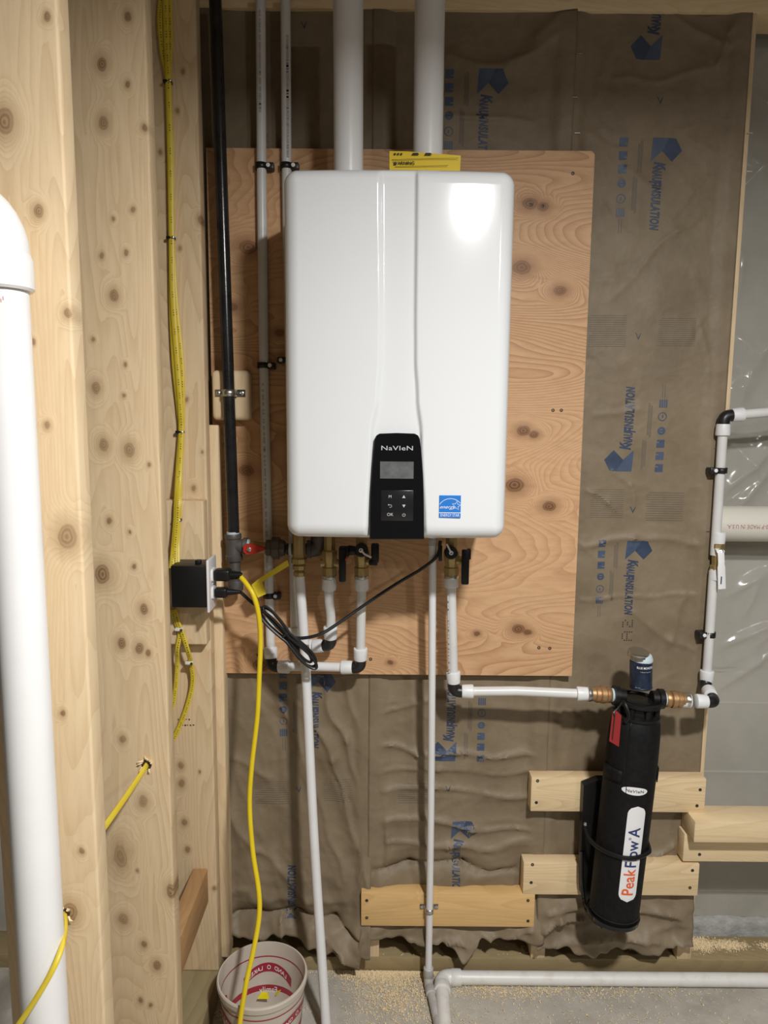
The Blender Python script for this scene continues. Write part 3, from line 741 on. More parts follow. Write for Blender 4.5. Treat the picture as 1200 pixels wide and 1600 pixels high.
for i, (ax_, ay_, bx_, by_, wd, yy) in enumerate(((408, 950, 492, 1040, 15, 1.552), (412, 948, 486, 1034, 9, 1.547), (406, 956, 494, 1044, 11, 1.542))):
    # slim loops waisted where the tie gathers them
    cx, cy = (ax_ + bx_) / 2, (ay_ + by_) / 2; dx, dy = (bx_ - ax_) / 2, (by_ - ay_) / 2; L = math.hypot(dx, dy); ux, uy = dx / L, dy / L
    pts = []
    for k in range(40):
        an = 2 * math.pi * k / 40; s = math.cos(an); wv = math.sin(an) * wd * (.35 + .85 * abs(s) ** 1.0 * (1 if s > 0 else .8))
        pts.append(P(cx + ux * L * s - uy * wv, cy + uy * L * s + ux * wv, yy + .003 * math.sin(2 * an + i)))
    t.part('coil_loop', MB().tube(pts, .0034, 8, closed=True), M['elbow'])
cc = P(446, 990, 1.55); t.part('tie', MB().box(cc - V((.008, .014, .003)), cc + V((.008, .012, .003)), .002, M=Matrix.Rotation(R(-45), 3, 'Y')), M['elbow'])

# ------------------------------------------------------------------ white drain pipe at far left
yp = .905
a = P(14, 470, yp); b_ = P(66, 1590, yp)
r_ = .0302
cx_t = P(45, 470, yp - .0).x - r_ * 1.02; cx_b = P(104, 1590, yp).x - r_ * 1.02
xm = (cx_t + cx_b) / 2
t = Thing('drain_pipe', 'thick white plastic drain pipe with elbow in front of the left studs', 'pipe', (xm, yp, .0))
zt = P(20, 452, yp).z
t.part('pipe', MB().lathe((xm, yp, .0), (0, 0, 1), [(0, r_), (zt - .0, r_)], 32), M['pvc'])
eb = []
zb = zt - .002; rb = .062
for k in range(0, 10): 
    an = R(10 * k); eb.append(V((xm - rb + rb * math.cos(an), yp, zb + .045 + rb * math.sin(an))))
t.part('elbow', MB().tube([V((xm, yp, zb + .02))] + eb + [eb[-1] + V((-.02, 0, 0))], .0335, 28), M['pvc'])
t.part('hub', MB().lathe((xm, yp, zb), (0, 0, 1), [(0, .0345), (.003, .0368), (.036, .0368), (.044, .034)], 32), M['pvc'])
t.part('branch_pipe', MB().lathe(eb[-1] + V((-.01, 0, 0)), (-1, 0, 0), [(0, r_), (.5, r_)], 24), M['pvc'])
m = MB()
for k in range(14):
    an = R(-90 - 30 + 4.5 * k)
    x = xm + (r_ + .0003) * math.cos(an); y = yp + (r_ + .0003) * math.sin(an); 
    m.box((x - .0009, y - .0002, zb - .016 + .003 * math.sin(k)), (x + .0005, y + .0002, zb - .012 + .003 * math.sin(k)))
t.part('pipe_print', m, mat('pink_print', (.75, .45, .45), .5))

# ------------------------------------------------------------------ gas line
yg = 1.645
g0 = P(336, -10, yg); g1 = P(365, 832, yg)
t = Thing('gas_pipe', 'black steel gas pipe with tee, red-handled valve and drip leg', 'pipe', (g1.x, yg, P(368, 940, yg).z))
t.part('riser', MB().lathe(g1, g0 - g1, [(0, .0134), ((g0 - g1).length, .0134)], 20), M['steel_black'])
tz0 = P(364, 832, yg); tzc = P(366, 853, yg); tz1 = P(366, 872, yg)
ax = (tz1 - tz0).normalized(); L = (tz1 - tz0).length
t.part('thread_sealant', MB().lathe(tz0 - ax * .002, ax, [(0, .0142), (.006, .0146)], 18), M['dope'])
tee = t.part('tee', MB().lathe(tz0 + ax * .003, ax, [(0, .0185), (.003, .0195), (.010, .0195), (.012, .0175), (L - .012, .0175), (L - .010, .0195), (L, .0195), (L + .003, .0185)], 20)
       .lathe(tzc, (1, 0, 0), [(0, .016), (.020, .0165), (.022, .0195), (.030, .0195), (.032, .018)], 20), M['iron'])
t.part('thread_sealant', MB().lathe(tzc + V((.032, 0, 0)), (1, 0, 0), [(0, .0165), (.005, .0145)], 18), M['dope'])
leg0 = tz1 + ax * .004; leg1 = P(368, 906, yg)
t.part('drip_leg', MB().lathe(leg0, leg1 - leg0, [(0, .0134), ((leg1 - leg0).length, .0134)], 18), M['iron'])
c2 = P(368, 926, yg)
t.part('cap', MB().lathe(leg1, c2 - leg1, [(0, .0175), (.003, .0182), ((c2 - leg1).length - .008, .0182), ((c2 - leg1).length, .012)], 20), M['iron'])
# valve, union, nipple, elbow into the heater
vz = P(400, 856, yg).z
X = lambda px, y=yg, py=858: P(px, py, y).x
t.part('gas_valve', MB().lathe((X(380), yg, vz), (1, 0, 0), [(0, .014), (.004, .016), (.012, .016), (.014, .013), (.030, .0155), (.038, .0135), (.050, .0135), (.052, .016), (.062, .016), (.064, .012)], 16), M['brass'])
h = P(386, 853, yg - .024)
poly = [(-.014, -.007), (-.006, -.013), (.010, -.012), (.034, -.003), (.036, 0), (.034, .003), (.008, .011), (-.008, .011), (-.014, .006)]
hd = t.part('valve_handle', MB().prism(poly, (h.x + .006, yg - .021, h.z - .006), (1, 0, 0), (0, 0, 1), (0, -1, 0), .008), M['red'], label='red valve handle')
t.part('handle_bolt', MB().lathe((h.x + .006, yg - .029, h.z - .007), (0, -1, 0), [(0, .006), (.004, .0055), (.005, .003)], 6), M['galv'], hd)
t.part('union', MB().lathe((X(414), yg, vz), (1, 0, 0), [(0, .012), (.004, .019), (.014, .0195), (.016, .023), (.018, .0265), (.034, .0265), (.036, .021), (.046, .018), (.048, .0145)], 8), M['iron'])
t.part('thread_sealant', MB().lathe((X(452), yg, vz - .002), (1, 0, 0), [(0, .0148), (.006, .0142)], 16), M['dope'])
t.part('nipple', MB().lathe((X(448), yg, vz - .002), (1, 0, 0), [(0, .0134), (X(486) - X(448), .0134)], 16), M['steel_black'])
e0 = V((X(480), yg, vz - .002)); e1 = V((X(500), yg, vz - .002)); e2 = V((X(500), yg - .01, vz + .05))
t.part('elbow', MB().tube([e0, e0 + V((.004, 0, 0))] + bend(e0, e1, e2, .018) + [e1 + V((0, -.006, .035))], .0185, 16).lathe(e0, (1, 0, 0), [(0, .021), (.010, .0215), (.012, .018)], 18)
       .lathe(e1 + V((0, -.002, .020)), (0, -.1, 1), [(0, .018), (.002, .0215), (.012, .0215)], 18), M['iron'])
# clamp block and two hole strap
a = P(329, 578, 1.659); b_ = P(391, 657, 1.659)
mb = MB().box((a.x, 1.659, b_.z), (b_.x, PLYF, a.z), .012, 4)
solo('clamp_block', mb, M['pine_z'], 'small rounded wood block behind the black gas pipe', 'wood block')
gc = P(358, 614, yg)
t = Thing('pipe_strap', 'shiny two-hole metal strap holding the gas pipe to wood block', 'pipe strap', gc - V((0, 0, .008)))
m = MB(); arc = [V((gc.x - .0345, 1.6575, 0)), V((gc.x - .0155, 1.6575, 0))]
arc += [V((gc.x + .0150 * math.cos(R(180 + a_)), yg + .0150 * math.sin(R(180 + a_)), 0)) for a_ in range(0, 181, 15)] + [V((gc.x + .0155, 1.6575, 0)), V((gc.x + .0345, 1.6575, 0))]
vs = []
for q in arc:
    for dz in (-.008, .008): vs.append(V((q.x, q.y, gc.z + dz)))
m.add(vs, [[2 * i, 2 * i + 2, 2 * i + 3, 2 * i + 1] for i in range(len(arc) - 1)])
o = t.part('band', m, M['galv']); md = o.modifiers.new('s', 'SOLIDIFY'); md.thickness = .0016; md.offset = 0
for sx in (-1, 1): t.part('screw', MB().lathe((gc.x + sx * .027, 1.6565, gc.z), (0, -1, 0), [(0, .005), (.002, .0048), (.003, .003)], 12), M['galv'])

# ------------------------------------------------------------------ PEX lines
RP = .0111
def coupling(t, p, d, L=.026):
    p = V(p); d = V(d).normalized()
    return t.part('fitting_nut', MB().lathe(p, d, [(0, .0145), (.001, .0162), (.004, .0168), (L - .005, .0158), (L - .001, .0150), (L, .0125)], 20), M['fit'])
def elbow90(t, a, c, b, r=.0140):
    """black elbow with corner c, from a to b"""
    a, c, b = V(a), V(c), V(b); u = (a - c).normalized(); w_ = (b - c).normalized()
    return t.part('elbow', MB().tube([c + u * .022] + bend(c + u * .022, c, c + w_ * .022, .014, 6) + [c + w_ * .022], r, 16), M['elbow'])
def clamp(px, py, side, lb, Y=1.685, d=(0, 0, 1), back=PLYF):
    c = P(px, py, Y); t = Thing('pipe_clamp', lb, 'pipe clamp', c - V((0, 0, .006)), 'black pipe clamps')
    m = MB(); pts = []
    for a_ in range(-10, 191, 20): pts.append(V((c.x + .0125 * math.cos(R(180 + a_)), Y + .0125 * math.sin(R(180 + a_)), 0)))
    pts = [V((c.x - .0125, back - .001, 0))] + pts + [V((c.x + .0125, back - .001, 0))]
    vs = []
    for q in pts: vs += [V((q.x, q.y, c.z - .0065)), V((q.x, q.y, c.z + .0065))]
    m.add(vs, [[2 * i, 2 * i + 2, 2 * i + 3, 2 * i + 1] for i in range(len(pts) - 1)])
    o = t.part('band', m, M['elbow']); md = o.modifiers.new('s', 'SOLIDIFY'); md.thickness = .0022; md.offset = 0
    x = c.x + side * .020
    tb = t.part('screw_tab', MB().box((x - .009, Y - .010, c.z - .0085), (x + .009, back - .0005, c.z + .0065), .002), M['elbow'])
    t.part('screw', MB().lathe((x - side * .003, Y - .010, c.z), (0, -1, 0), [(0, .0046), (.0015, .0044), (.0022, .002)], 12), M['label_white'], tb)
yv = 1.615
# line 1: from ceiling, down left of the heater, under, up to the right-hand valve
def pex_print(t, a, b, n, parent=None):
    m = MB(); a = V(a); b = V(b)
    for k in range(n):
        c = a.lerp(b, (k + .5 * random.random()) / n); h = random.uniform(.002, .005)
        m.box(c + V((-.0025, -RP * .97 - .0004, -h)), c + V((.0022, -RP * .97 + .001, h)))
    t.part('pipe_print', m, mat('grey_print', (.46, .46, .45), .6), parent)
t = Thing('water_line', 'long translucent white water line left of the heater ending in bottom loop', 'pipe', (P(424, 1038, 1.68).x, 1.68, P(424, 1045, 1.68).z))
A0 = P(407, -10, 1.683); A1 = P(423, 1016, 1.683); A2 = P(424, 1041, 1.675); A3 = P(563, 1043, 1.640); A4 = P(565, 905, yv)
t.part('pipe', MB().tube([A0, P(409, 300, 1.684), P(413, 620, 1.684), P(419, 860, 1.684), A1], RP, 16), M['pex'])
pex_print(t, P(407, 20, 1.683), P(408, 180, 1.683), 26); pex_print(t, P(412, 600, 1.684), P(421, 960, 1.684), 50)
d1 = (A2 - A1).normalized(); dh = (A3 - A2).normalized(); d4 = (A4 - A3).normalized()
coupling(t, A1 - d1 * .008, d1, .028); elbow90(t, A1, A2, A3)
coupling(t, A2 + dh * .046, -dh, .028)
t.part('pipe', MB().tube([A2 + dh * .03, (A2 + A3) / 2 + V((0, 0, .001)), A3 - dh * .03], RP, 16), M['pex2'])
coupling(t, A3 - dh * .046, dh, .028); elbow90(t, A2, A3, A4)
coupling(t, A3 + d4 * .050, -d4, .030)
t.part('pipe', MB().tube([A3 + d4 * .03, A4], RP, 16), M['pex'])
coupling(t, A4 - d4 * .026, d4, .030)
# line 2
t = Thing('water_line', 'translucent white water line passing behind the heater to the middle valve', 'pipe', (P(462, 1010, 1.68).x, 1.68, P(517, 1018, 1.66).z))
B0 = P(446, -10, 1.683); B1 = P(461, 985, 1.683); B2 = P(463, 1011, 1.678); B3 = P(517, 1008, 1.645); B4 = P(514, 905, yv)
t.part('pipe', MB().tube([B0, P(448, 280, 1.684), P(455, 700, 1.684), B1], RP, 16), M['pex'])
pex_print(t, P(450, 60, 1.683), P(451, 250, 1.683), 40)
d1 = (B2 - B1).normalized(); dh = (B3 - B2).normalized(); d4 = (B4 - B3).normalized()
coupling(t, B1 - d1 * .008, d1, .026); elbow90(t, B1, B2, B3); coupling(t, B2 + dh * .044, -dh, .026)
t.part('pipe', MB().tube([B2 + dh * .03, B3 - dh * .03], RP, 14), M['pex']); coupling(t, B3 - dh * .044, dh, .026); elbow90(t, B2, B3, B4)
coupling(t, B3 + d4 * .048, -d4, .030)
t.part('pipe', MB().tube(cat([B3 + d4 * .03, P(517, 965, 1.635), P(514, 935, 1.62), B4], 5), RP, 16), M['pex']); coupling(t, B4 - d4 * .026, d4, .030)
clamp(408, 260, 1, 'black pipe clamp top left beside the other top clamp'); clamp(447, 260, 1, 'black pipe clamp just above the heater top left corner')
clamp(411, 571, 1, 'black pipe clamp level with the middle of the heater'); clamp(420, 930, 1, 'black pipe clamp beside the yellow tag below the heater')
a = P(441, 563, 1.69); t = Thing('pipe_clamp', 'black pipe clamp mostly hidden behind the left heater edge', 'pipe clamp', a, 'black pipe clamps')
tb = t.part('screw_tab', MB().box(a + V((-.010, -.012, -.007)), a + V((.012, .006, .007)), .002), M['elbow'])
t.part('screw', MB().lathe(a + V((-.002, -.012, 0)), (0, -1, 0), [(0, .0046), (.0022, .003)], 12), M['label_white'], tb)

# cold water line: heater valve -> filter
yf = 1.60
t = Thing('water_line', 'white water line from right heater valve to the left brass filter port', 'pipe', (P(708, 1080, 1.62).x, 1.62, P(708, 1088, 1.62).z))
D0 = P(705, 915, yv); D1 = P(709, 1080, 1.615); D2 = P(906, 1084, yf)
dv = (D0 - D1).normalized(); dh = (D2 - D1).normalized()
t.part('pipe', MB().tube([D0, D1 + dv * .03], RP, 16), M['pex']); coupling(t, D0 - dv * .004, dv, .028); coupling(t, D1 + dv * .048, -dv, .028)
elbow90(t, D0, D1, D2); coupling(t, D1 + dh * .046, -dh, .028)
t.part('pipe', MB().tube([D1 + dh * .03, D1.lerp(D2, .5) + V((0, 0, .0035)), D2], RP, 16), M['pex']); coupling(t, D2 - dh * .008, dh, .028)
pex_print(t, P(700, 930, yv - .004), P(702, 1050, yv - .004), 22)

# right hand riser
yr = 1.700
t = Thing('water_riser', 'white water riser at right with white lever ball valve and black elbows', 'pipe', (P(1105, 1090, yr).x, yr, P(1105, 1105, yr).z))
E0 = P(1105, 1076, 1.675); E1 = P(1104, 1060, 1.695); E2 = P(1116, 880, yr); E3 = P(1131, 650, yr); E4 = P(1215, 643, yr)
du = (E2 - E1).normalized(); du2 = (E3 - E2).normalized(); dx = (E4 - E3).normalized()
t.part('pipe', MB().tube([E1, E1.lerp(E2, .5), E2 - du * .02], RP, 16), M['pex'])
t.part('pipe', MB().tube([E2 + du * .02, E3 - du2 * .03], RP, 16), M['pex'])
v0 = P(1119, 892, yr); v1 = P(1122, 848, yr)
coupling(t, v0 - du * .022, du, .028); coupling(t, v1 + du * .026, -du, .028)
bv = t.part('ball_valve', MB().lathe(v0, v1 - v0, [(0, .013), (.003, .0155), (.012, .0155), (.016, .012), ((v1 - v0).length - .016, .014), ((v1 - v0).length - .012, .0165), ((v1 - v0).length - .002, .0165), ((v1 - v0).length, .013)], 8), M['brass'])
hz = P(1126, 862, yr - .022); hz2 = P(1128, 920, yr - .026)
lv = t.part('lever', MB().tube(cat([hz + V((0, .012, .004)), hz, P(1127, 876, yr - .026), P(1127, 886, yr - .027), hz2], 5), [.010] * 6 + [.008] * 9 + [.0095] * 6, 10, normal=(0, 1, 0), flat=.25), M['label_white'], label='white lever')
t.part('stem', MB().lathe(P(1124, 864, yr), hz - P(1124, 864, yr), [(0, .008), (.024, .007), (.026, .004)], 10), M['galv'], bv)
q = P(1127, 906, yr - .0295); t.part('lever_print', MB().box(q + V((-.0012, -.0006, -.010)), q + V((.0012, .0006, .008))), M['blue_ink2'], lv)
coupling(t, E3 - du2 * .046, du2, .028); elbow90(t, E2, E3, E4); coupling(t, E3 + dx * .046, -dx, .028)
t.part('pipe', MB().tube([E3 + dx * .03, E4, E4 + dx * .25], RP, 16), M['pex'])
clamp_y = yr
coupling(t, E1 + du * .020, -du, .028)
E5 = P(1116, 1097, 1.60)
dq = (E5 - E0).normalized()
elbow90(t, E1, E0 + V((0, .012, -.002)), E5)
coupling(t, E0 + dq * .012, dq, .030); elbow90(t, E0, E5, P(1060, 1094, yf))
dl = (P(1060, 1094, yf) - E5).normalized()
coupling(t, E5 + dl * .044, -dl, .028); coupling(t, E5 + dl * .056, dl, .026)
clamp(1127, 735, -1, 'black pipe clamp on the right riser above the lever valve', Y=yr - .001, back=WALL - .003)
clamp(1109, 991, -1, 'black pipe clamp on the right riser below the lever valve', Y=yr - .001, back=WALL - .003)

# big horizontal pipe at right
a = P(1132, 818, 1.772)
t = Thing('drain_pipe', 'cream plastic pipe running off right beside the water riser', 'pipe', (a.x + .2, 1.772, a.z - .045))
t.part('pipe', MB().lathe((XS[2] + .022, 1.772, a.z), (1, 0, 0), [(0, .0445), (.6, .0445)], 36), M['pvc_cream'])
m = MB(); vs, fs = text2d('CP-110-P MADE IN U.S.A.', 'LEFT', 0, 0)
rr = .0447; sz = .0105; x1 = P(1212, 818, 1.73).x + .012
o = len(m.v)
m.add([(x1 - u * sz * .80, 1.772 - rr * math.cos(v_ * sz / rr + .02), a.z - rr * math.sin(v_ * sz / rr + .02)) for u, v_ in vs], fs)
t.part('pipe_print', m, mat('maroon_print', (.38, .12, .13), .6), smooth=False)

# ------------------------------------------------------------------ service valves under the heater
HB = P(620, 843, 1.60).z + .0
def service_valve(px, lb, handle, top_py=842, bot_py=905, Yv=yv):
    top = P(px, top_py, Yv) + V((0, 0, .025)); bot = P(px, bot_py, Yv); c = P(px, 868, Yv)
    t = Thing('service_valve', lb, 'valve', bot, 'service valves under the heater')
    L = (bot - top).length
    t.part('body', MB().lathe(bot, (top - bot), [(0, .0125), (.002, .0155), (.012, .0155), (.013, .0175), (.028, .0175), (.030, .0150), (.040, .0160), (.052, .0185), (.066, .0185), (.070, .0135), (L, .0135)], 8, ref=(.38, .92, 0)), M['brass'])
    t.part('retainer_clip', MB().lathe(bot + V((0, 0, .003)), (0, 0, 1), [(0, .0165), (.003, .0170), (.006, .0165)], 16), M['galv'])
    return t, c
t, c = service_valve(515, 'brass service valve with black lever beside dark gas elbow', 0)
t.part('side_port', MB().lathe(c + V((-.02, 0, -.018)), (1, 0, 0), [(0, .010), (.05, .010)], 12), M['brass'])
q = P(535, 882, 1.585); lv = t.part('lever', MB().box(q + V((-.008, -.006, -.040)), q + V((.008, .006, .036)), .004), M['black_plastic'])
t.part('lever_hub', MB().box(P(537, 864, 1.59) + V((-.011, -.006, -.012)), P(537, 864, 1.59) + V((.011, .018, .014)), .004), M['black_plastic'], lv)
q = P(540, 872, 1.578); t.part('red_dot', MB().lathe(q, (1, 0, -.2), [(0, .006), (.004, .005)], 12), M['red'], lv)
t, c = service_valve(565, 'brass service valve with black caps and lever, left of control panel underside', 0)
t.part('cap', MB().lathe(P(565, 858, 1.60), (0, -1, 0), [(0, .0150), (.018, .0155), (.022, .012)], 14), M['black_plastic'])
k_ = P(572, 866, 1.575); t.part('cap_strap', MB().tube([P(564, 860, 1.574), P(570, 866, 1.572), P(580, 871, 1.575)], .0022, 8), M['label_white'])
t.part('cap_eye', MB().tube([P(564, 860, 1.574) + V((.004 * math.cos(R(a_)), 0, .004 * math.sin(R(a_)))) for a_ in range(0, 360, 45)], .0013, 6, closed=True), M['label_white'])
t.part('lever', MB().box(P(586, 864, 1.60) + V((-.009, -.008, -.022)), P(586, 864, 1.60) + V((.009, .010, .022)), .004), M['black_plastic'])
t.part('lever_tip', MB().box(P(583, 879, 1.598) + V((-.010, -.008, -.006)), P(583, 879, 1.598) + V((.010, .008, .006)), .003), M['black_plastic'])
t.part('side_cap', MB().lathe(P(548, 860, 1.61), (-1, 0, 0), [(-.012, .010), (.004, .012), (.008, .010)], 12), M['black_plastic'])
t.part('side_port', MB().lathe(c + V((0, 0, -.014)), (1, 0, 0), [(0, .011), (.026, .011)], 12), M['brass'])
t, c = service_valve(705, 'brass service valve with black lever under right part of heater', 0)
t.part('cap', MB().lathe(P(704, 862, 1.60), (0, -1, 0), [(0, .0145), (.016, .015), (.020, .012)], 14), M['black_plastic'])
t.part('cap_strap', MB().tube([P(698, 850, 1.576), P(702, 858, 1.574), P(705, 864, 1.574)], .002, 8), M['label_white'])
t.part('cap_eye', MB().tube([P(705, 864, 1.574) + V((.004 * math.cos(R(a_)), 0, .004 * math.sin(R(a_)))) for a_ in range(0, 360, 45)], .0012, 6, closed=True), M['label_white'])
lv = t.part('lever', MB().box(P(727, 886, 1.59) + V((-.0085, -.006, -.040)), P(727, 886, 1.59) + V((.0085, .006, .040)), .003), M['black_plastic'])
t.part('lever_hub', MB().box(P(733, 866, 1.59) + V((-.004, -.004, -.012)), P(733, 866, 1.59) + V((.004, .010, .012)), .002), M['black_plastic'], lv)
t.part('side_port', MB().lathe(c + V((0, 0, -.012)), (1, 0, 0), [(0, .011), (.034, .011)], 12), M['brass'])
t.part('side_cap', MB().box(P(688, 864, 1.59) + V((-.004, -.006, -.018)), P(688, 864, 1.59) + V((.004, .006, .018)), .002), M['black_plastic'])
# relief valve drain pipe
F0 = P(468, 898, yv); F1 = P(477, 1030, 1.61); F2 = P(490, 1300, 1.575); F3 = P(509, 1592, 1.52)
d = (F3 - F2).normalized(); F4 = F3 + d * ((F3.z - .004) / -d.z)
t = Thing('relief_drain', 'long white drain tube leaning from brass fitting down to the floor', 'pipe', (F4.x, F4.y, 0))
t.part('pipe', MB().tube(cat([F0, F1, F2, F3, F4], 6), .0112, 18), M['pex2'])
top = P(467, 842, yv) + V((0, 0, .02))
t.part('brass_adapter', MB().lathe(F0 - V((0, 0, .004)), top - F0, [(0, .0105), (.002, .0135), (.010, .0140), (.014, .0105), (.017, .015), (.026, .0155), (.028, .012), (.032, .018), (.042, .0185), (.046, .015), ((top - F0).length, .0145)], 8), M['brass'])
# yellow folded tag
t = Thing('hang_tag', 'folded yellow paper tag hanging beside the gas union', 'tag', P(405, 930, 1.60))
p_ = [P(449, 875, 1.615), P(452, 884, 1.615), P(407, 911, 1.60), P(402, 906, 1.60)]
t.part('upper_fold', MB().add([*p_, *[q + V((0, .0006, 0)) for q in p_]], [[0, 1, 2, 3], [7, 6, 5, 4], [0, 4, 5, 1], [1, 5, 6, 2], [2, 6, 7, 3], [3, 7, 4, 0]]), M['tag_olive'], smooth=False)
p_ = [P(402, 906, 1.60), P(407, 911, 1.60), P(409, 908, 1.603), P(416, 928, 1.605), P(403, 934, 1.60), P(393, 914, 1.598)]
t.part('lower_fold', MB().add([*p_, *[q + V((0, .0006, 0)) for q in p_]], [[0, 1, 2, 3, 4, 5], [11, 10, 9, 8, 7, 6]]), M['tag_olive'], smooth=False)

# ------------------------------------------------------------------ the heater
YF = 1.362
hl = P(446, 520, 1.40).x; hr = P(797, 520, 1.40).x
zt_, zb_ = P(625, 265, 1.385).z, P(625, 841, 1.385).z
hw = (hr - hl) / 2; hx = (hl + hr) / 2; hh = (zt_ - zb_) / 2; hz_ = (zt_ + zb_) / 2
rc = .026; re = .030; YB = YF + .075
def zpx(py): return P(620, py, YF).z
ZC = [zpx(y) for y in (265, 480, 560, 620, 680, 845)]
def interp(z, zs, vs):
    for i in range(len(zs) - 1):
        if zs[i] >= z >= zs[i + 1]:
            t_ = (zs[i] - z) / (zs[i] - zs[i + 1]); t_ = t_ * t_ * (3 - 2 * t_) if i else t_
            return vs[i] + (vs[i + 1] - vs[i]) * t_
    return vs[0] if z > zs[0] else vs[-1]
XL = [P(x, y, YF).x for x, y in ((597, 265), (598, 480), (597, 560), (593, 620), (583, 680), (575, 845))]
XR = [P(x, y, YF).x for x, y in ((651, 265), (649, 480), (649, 560), (652, 620), (658, 680), (664, 845))]
def sm(t_): t_ = max(0., min(1., t_)); return t_ * t_ * (3 - 2 * t_)
def face_y(x, z):
    u = abs(x - hx); v = abs(z - hz_)
    # distance to rounded outline
    du_, dv_ = u - (hw - rc), v - (hh - rc)
    if du_ > 0 and dv_ > 0: d = rc - math.hypot(du_, dv_)
    else: d = min(hw - u, hh - v)
    d = max(d, 0)
    y = YF + (re - math.sqrt(max(0, re * re - (re - d) ** 2)) if d < re else 0) * 1.0
    y += .010 * (u / hw) ** 2.5                                # gently crowned
    xl, xr_ = interp(z, ZC, XL), interp(z, ZC, XR)
    ch = sm((x - (xl - .008)) / .011) * sm(((xr_ + .004) - x) / .007)
    y += .0085 * ch * sm((hh - v) / .02)
    return y
def lin(a, b, n): return [a + (b - a) * i / n for i in range(n + 1)]
us = []
def grade(a, b, edges, n0, band, nb):
    s_ = set(lin(a, b, n0))
    for e_, h_ in edges: s_ |= set(lin(max(a, e_ - h_), min(b, e_ + h_), nb))
    out = []
    for q in sorted(s_):
        if not out or q - out[-1] > 2e-4: out.append(q)
    return out
ux = grade(hx - hw, hx + hw, [(hx - hw, .035), (hx + hw, .035), (XL[2], .03), (XR[2], .03)], 40, .03, 26)
uz = grade(hz_ - hh, hz_ + hh, [(hz_ - hh, .035), (hz_ + hh, .035)], 70, .03, 26)
vs = []
for z in uz:
    for x in ux:
        xx, zz = x, z
        u, v = abs(x - hx) - (hw - rc), abs(z - hz_) - (hh - rc)
        if u > 0 and v > 0:
            L = math.hypot(u, v)
            if L > rc:
                xx = hx + math.copysign(hw - rc + u / L * rc, x - hx); zz = hz_ + math.copysign(hh - rc + v / L * rc, z - hz_)
        vs.append(V((xx, face_y(xx, zz), zz)))
nx_, nz_ = len(ux), len(uz)
fs = [[j * nx_ + i, j * nx_ + i + 1, (j + 1) * nx_ + i + 1, (j + 1) * nx_ + i] for j in range(nz_ - 1) for i in range(nx_ - 1)]
loop = [i for i in range(nx_)] + [j * nx_ + nx_ - 1 for j in range(1, nz_)] + [(nz_ - 1) * nx_ + i for i in range(nx_ - 2, -1, -1)] + [j * nx_ for j in range(nz_ - 2, 0, -1)]
o1 = len(vs); vs += [V((vs[i].x, YB, vs[i].z)) for i in loop]
n_ = len(loop); fs += [[loop[k], loop[(k + 1) % n_], o1 + (k + 1) % n_, o1 + k] for k in range(n_)]
fs.append([o1 + k for k in range(n_)])
t = Thing('water_heater', 'glossy white tankless water heater with black control panel on plywood', 'water heater', (hx, (YF + PLYF) / 2, zb_))
bm_ = MB().add(vs, fs); 
cov = t.part('front_cover', bm_, M['heater'], ang=50)
bmx = bmesh.new(); bmx.from_mesh(cov.data); bmesh.ops.remove_doubles(bmx, verts=bmx.verts, dist=5e-5); bmesh.ops.recalc_face_normals(bmx, faces=bmx.faces); bmx.to_mesh(cov.data); bmx.free()
cov.data.polygons.foreach_set('use_smooth', [True] * len(cov.data.polygons)); cov.data.set_sharp_from_angle(angle=R(50))
t.part('rear_housing', MB().box((hx - hw + .004, YB, zb_ + .004), (hx + hw - .004, PLYF - .001, zt_ - .004), .006, 3), M['heater'])
t.part('bottom_tray', MB().box((hx - hw + .02, YB + .02, zb_ - .006), (hx + hw - .05, PLYF - .03, zb_ + .006), .002), M['grey_plastic'])
t.part('bottom_lip', MB().box((P(662, 842, 1.40).x, YB - .02, zb_ - .003), (P(744, 842, 1.40).x, YB + .03, zb_ + .003), .001), M['heater'])
# control panel
yp_ = YF - .0025
def H(x, y): q = P(x, y, yp_); return (q.x, q.z)
out = [H(577.5, 843), H(578, 800), H(579, 770), H(581.5, 730), H(584, 700), H(585.5, 686), H(588, 680.5), H(593, 677.5), H(620, 676.5), H(648, 677.5), H(653.5, 680.5), H(656, 686), H(658, 700), H(661, 740), H(662, 770), H(662.5, 800), H(663, 843)]
cp = t.part('control_panel', MB().prism(out, (0, yp_, 0), (1, 0, 0), (0, 0, 1), (0, 1, 0), .018), M['gloss_black'], label='glossy black control panel')
md = cp.modifiers.new('b', 'BEVEL'); md.width = .0015; md.segments = 2; md.limit_method = 'ANGLE'
yq = yp_ - .0007
def HP(x, y, Y=yq): q = P(x, y, yp_); return V((q.x, Y, q.z))
UX, UZ, UN = V((1, 0, 0)), V((0, 0, 1)), V((0, -1, 0))
t.part('brand_lettering', MB().text('NaVIeN', .0088, HP(620.5, 700.5), UX, UZ, UN, 0, sx=1.5, bold=.0), M['silver_ink'], cp, smooth=False)
a, b_ = HP(594, 721), HP(646, 748)
t.part('display', MB().box((a.x, yp_ - .0006, b_.z), (b_.x, yp_ + .001, a.z)), M['lcd'], cp)
a, b_ = HP(595.5, 766), HP(645.5, 814)
kp = t.part('keypad', MB().box((a.x, yp_ - .0008, b_.z), (b_.x, yp_ + .002, a.z), .0006), M['key_black'], cp)
yq -= .0004
t.part('key_symbol', MB().text('M', .0058, HP(609.5, 776, yq), UX, UZ, UN, 0, bold=0), M['silver_ink'], cp, smooth=False)
t.part('key_symbol', MB().text('OK', .0060, HP(609.5, 804, yq), UX, UZ, UN, 0), M['silver_ink'], cp, smooth=False)
c = HP(631, 776, yq); t.part('key_symbol', MB().add([c + V((-.0032, 0, -.0025)), c + V((.0032, 0, -.0025)), c + V((0, 0, .003))], [[0, 1, 2]]), M['silver_ink'], cp, smooth=False)
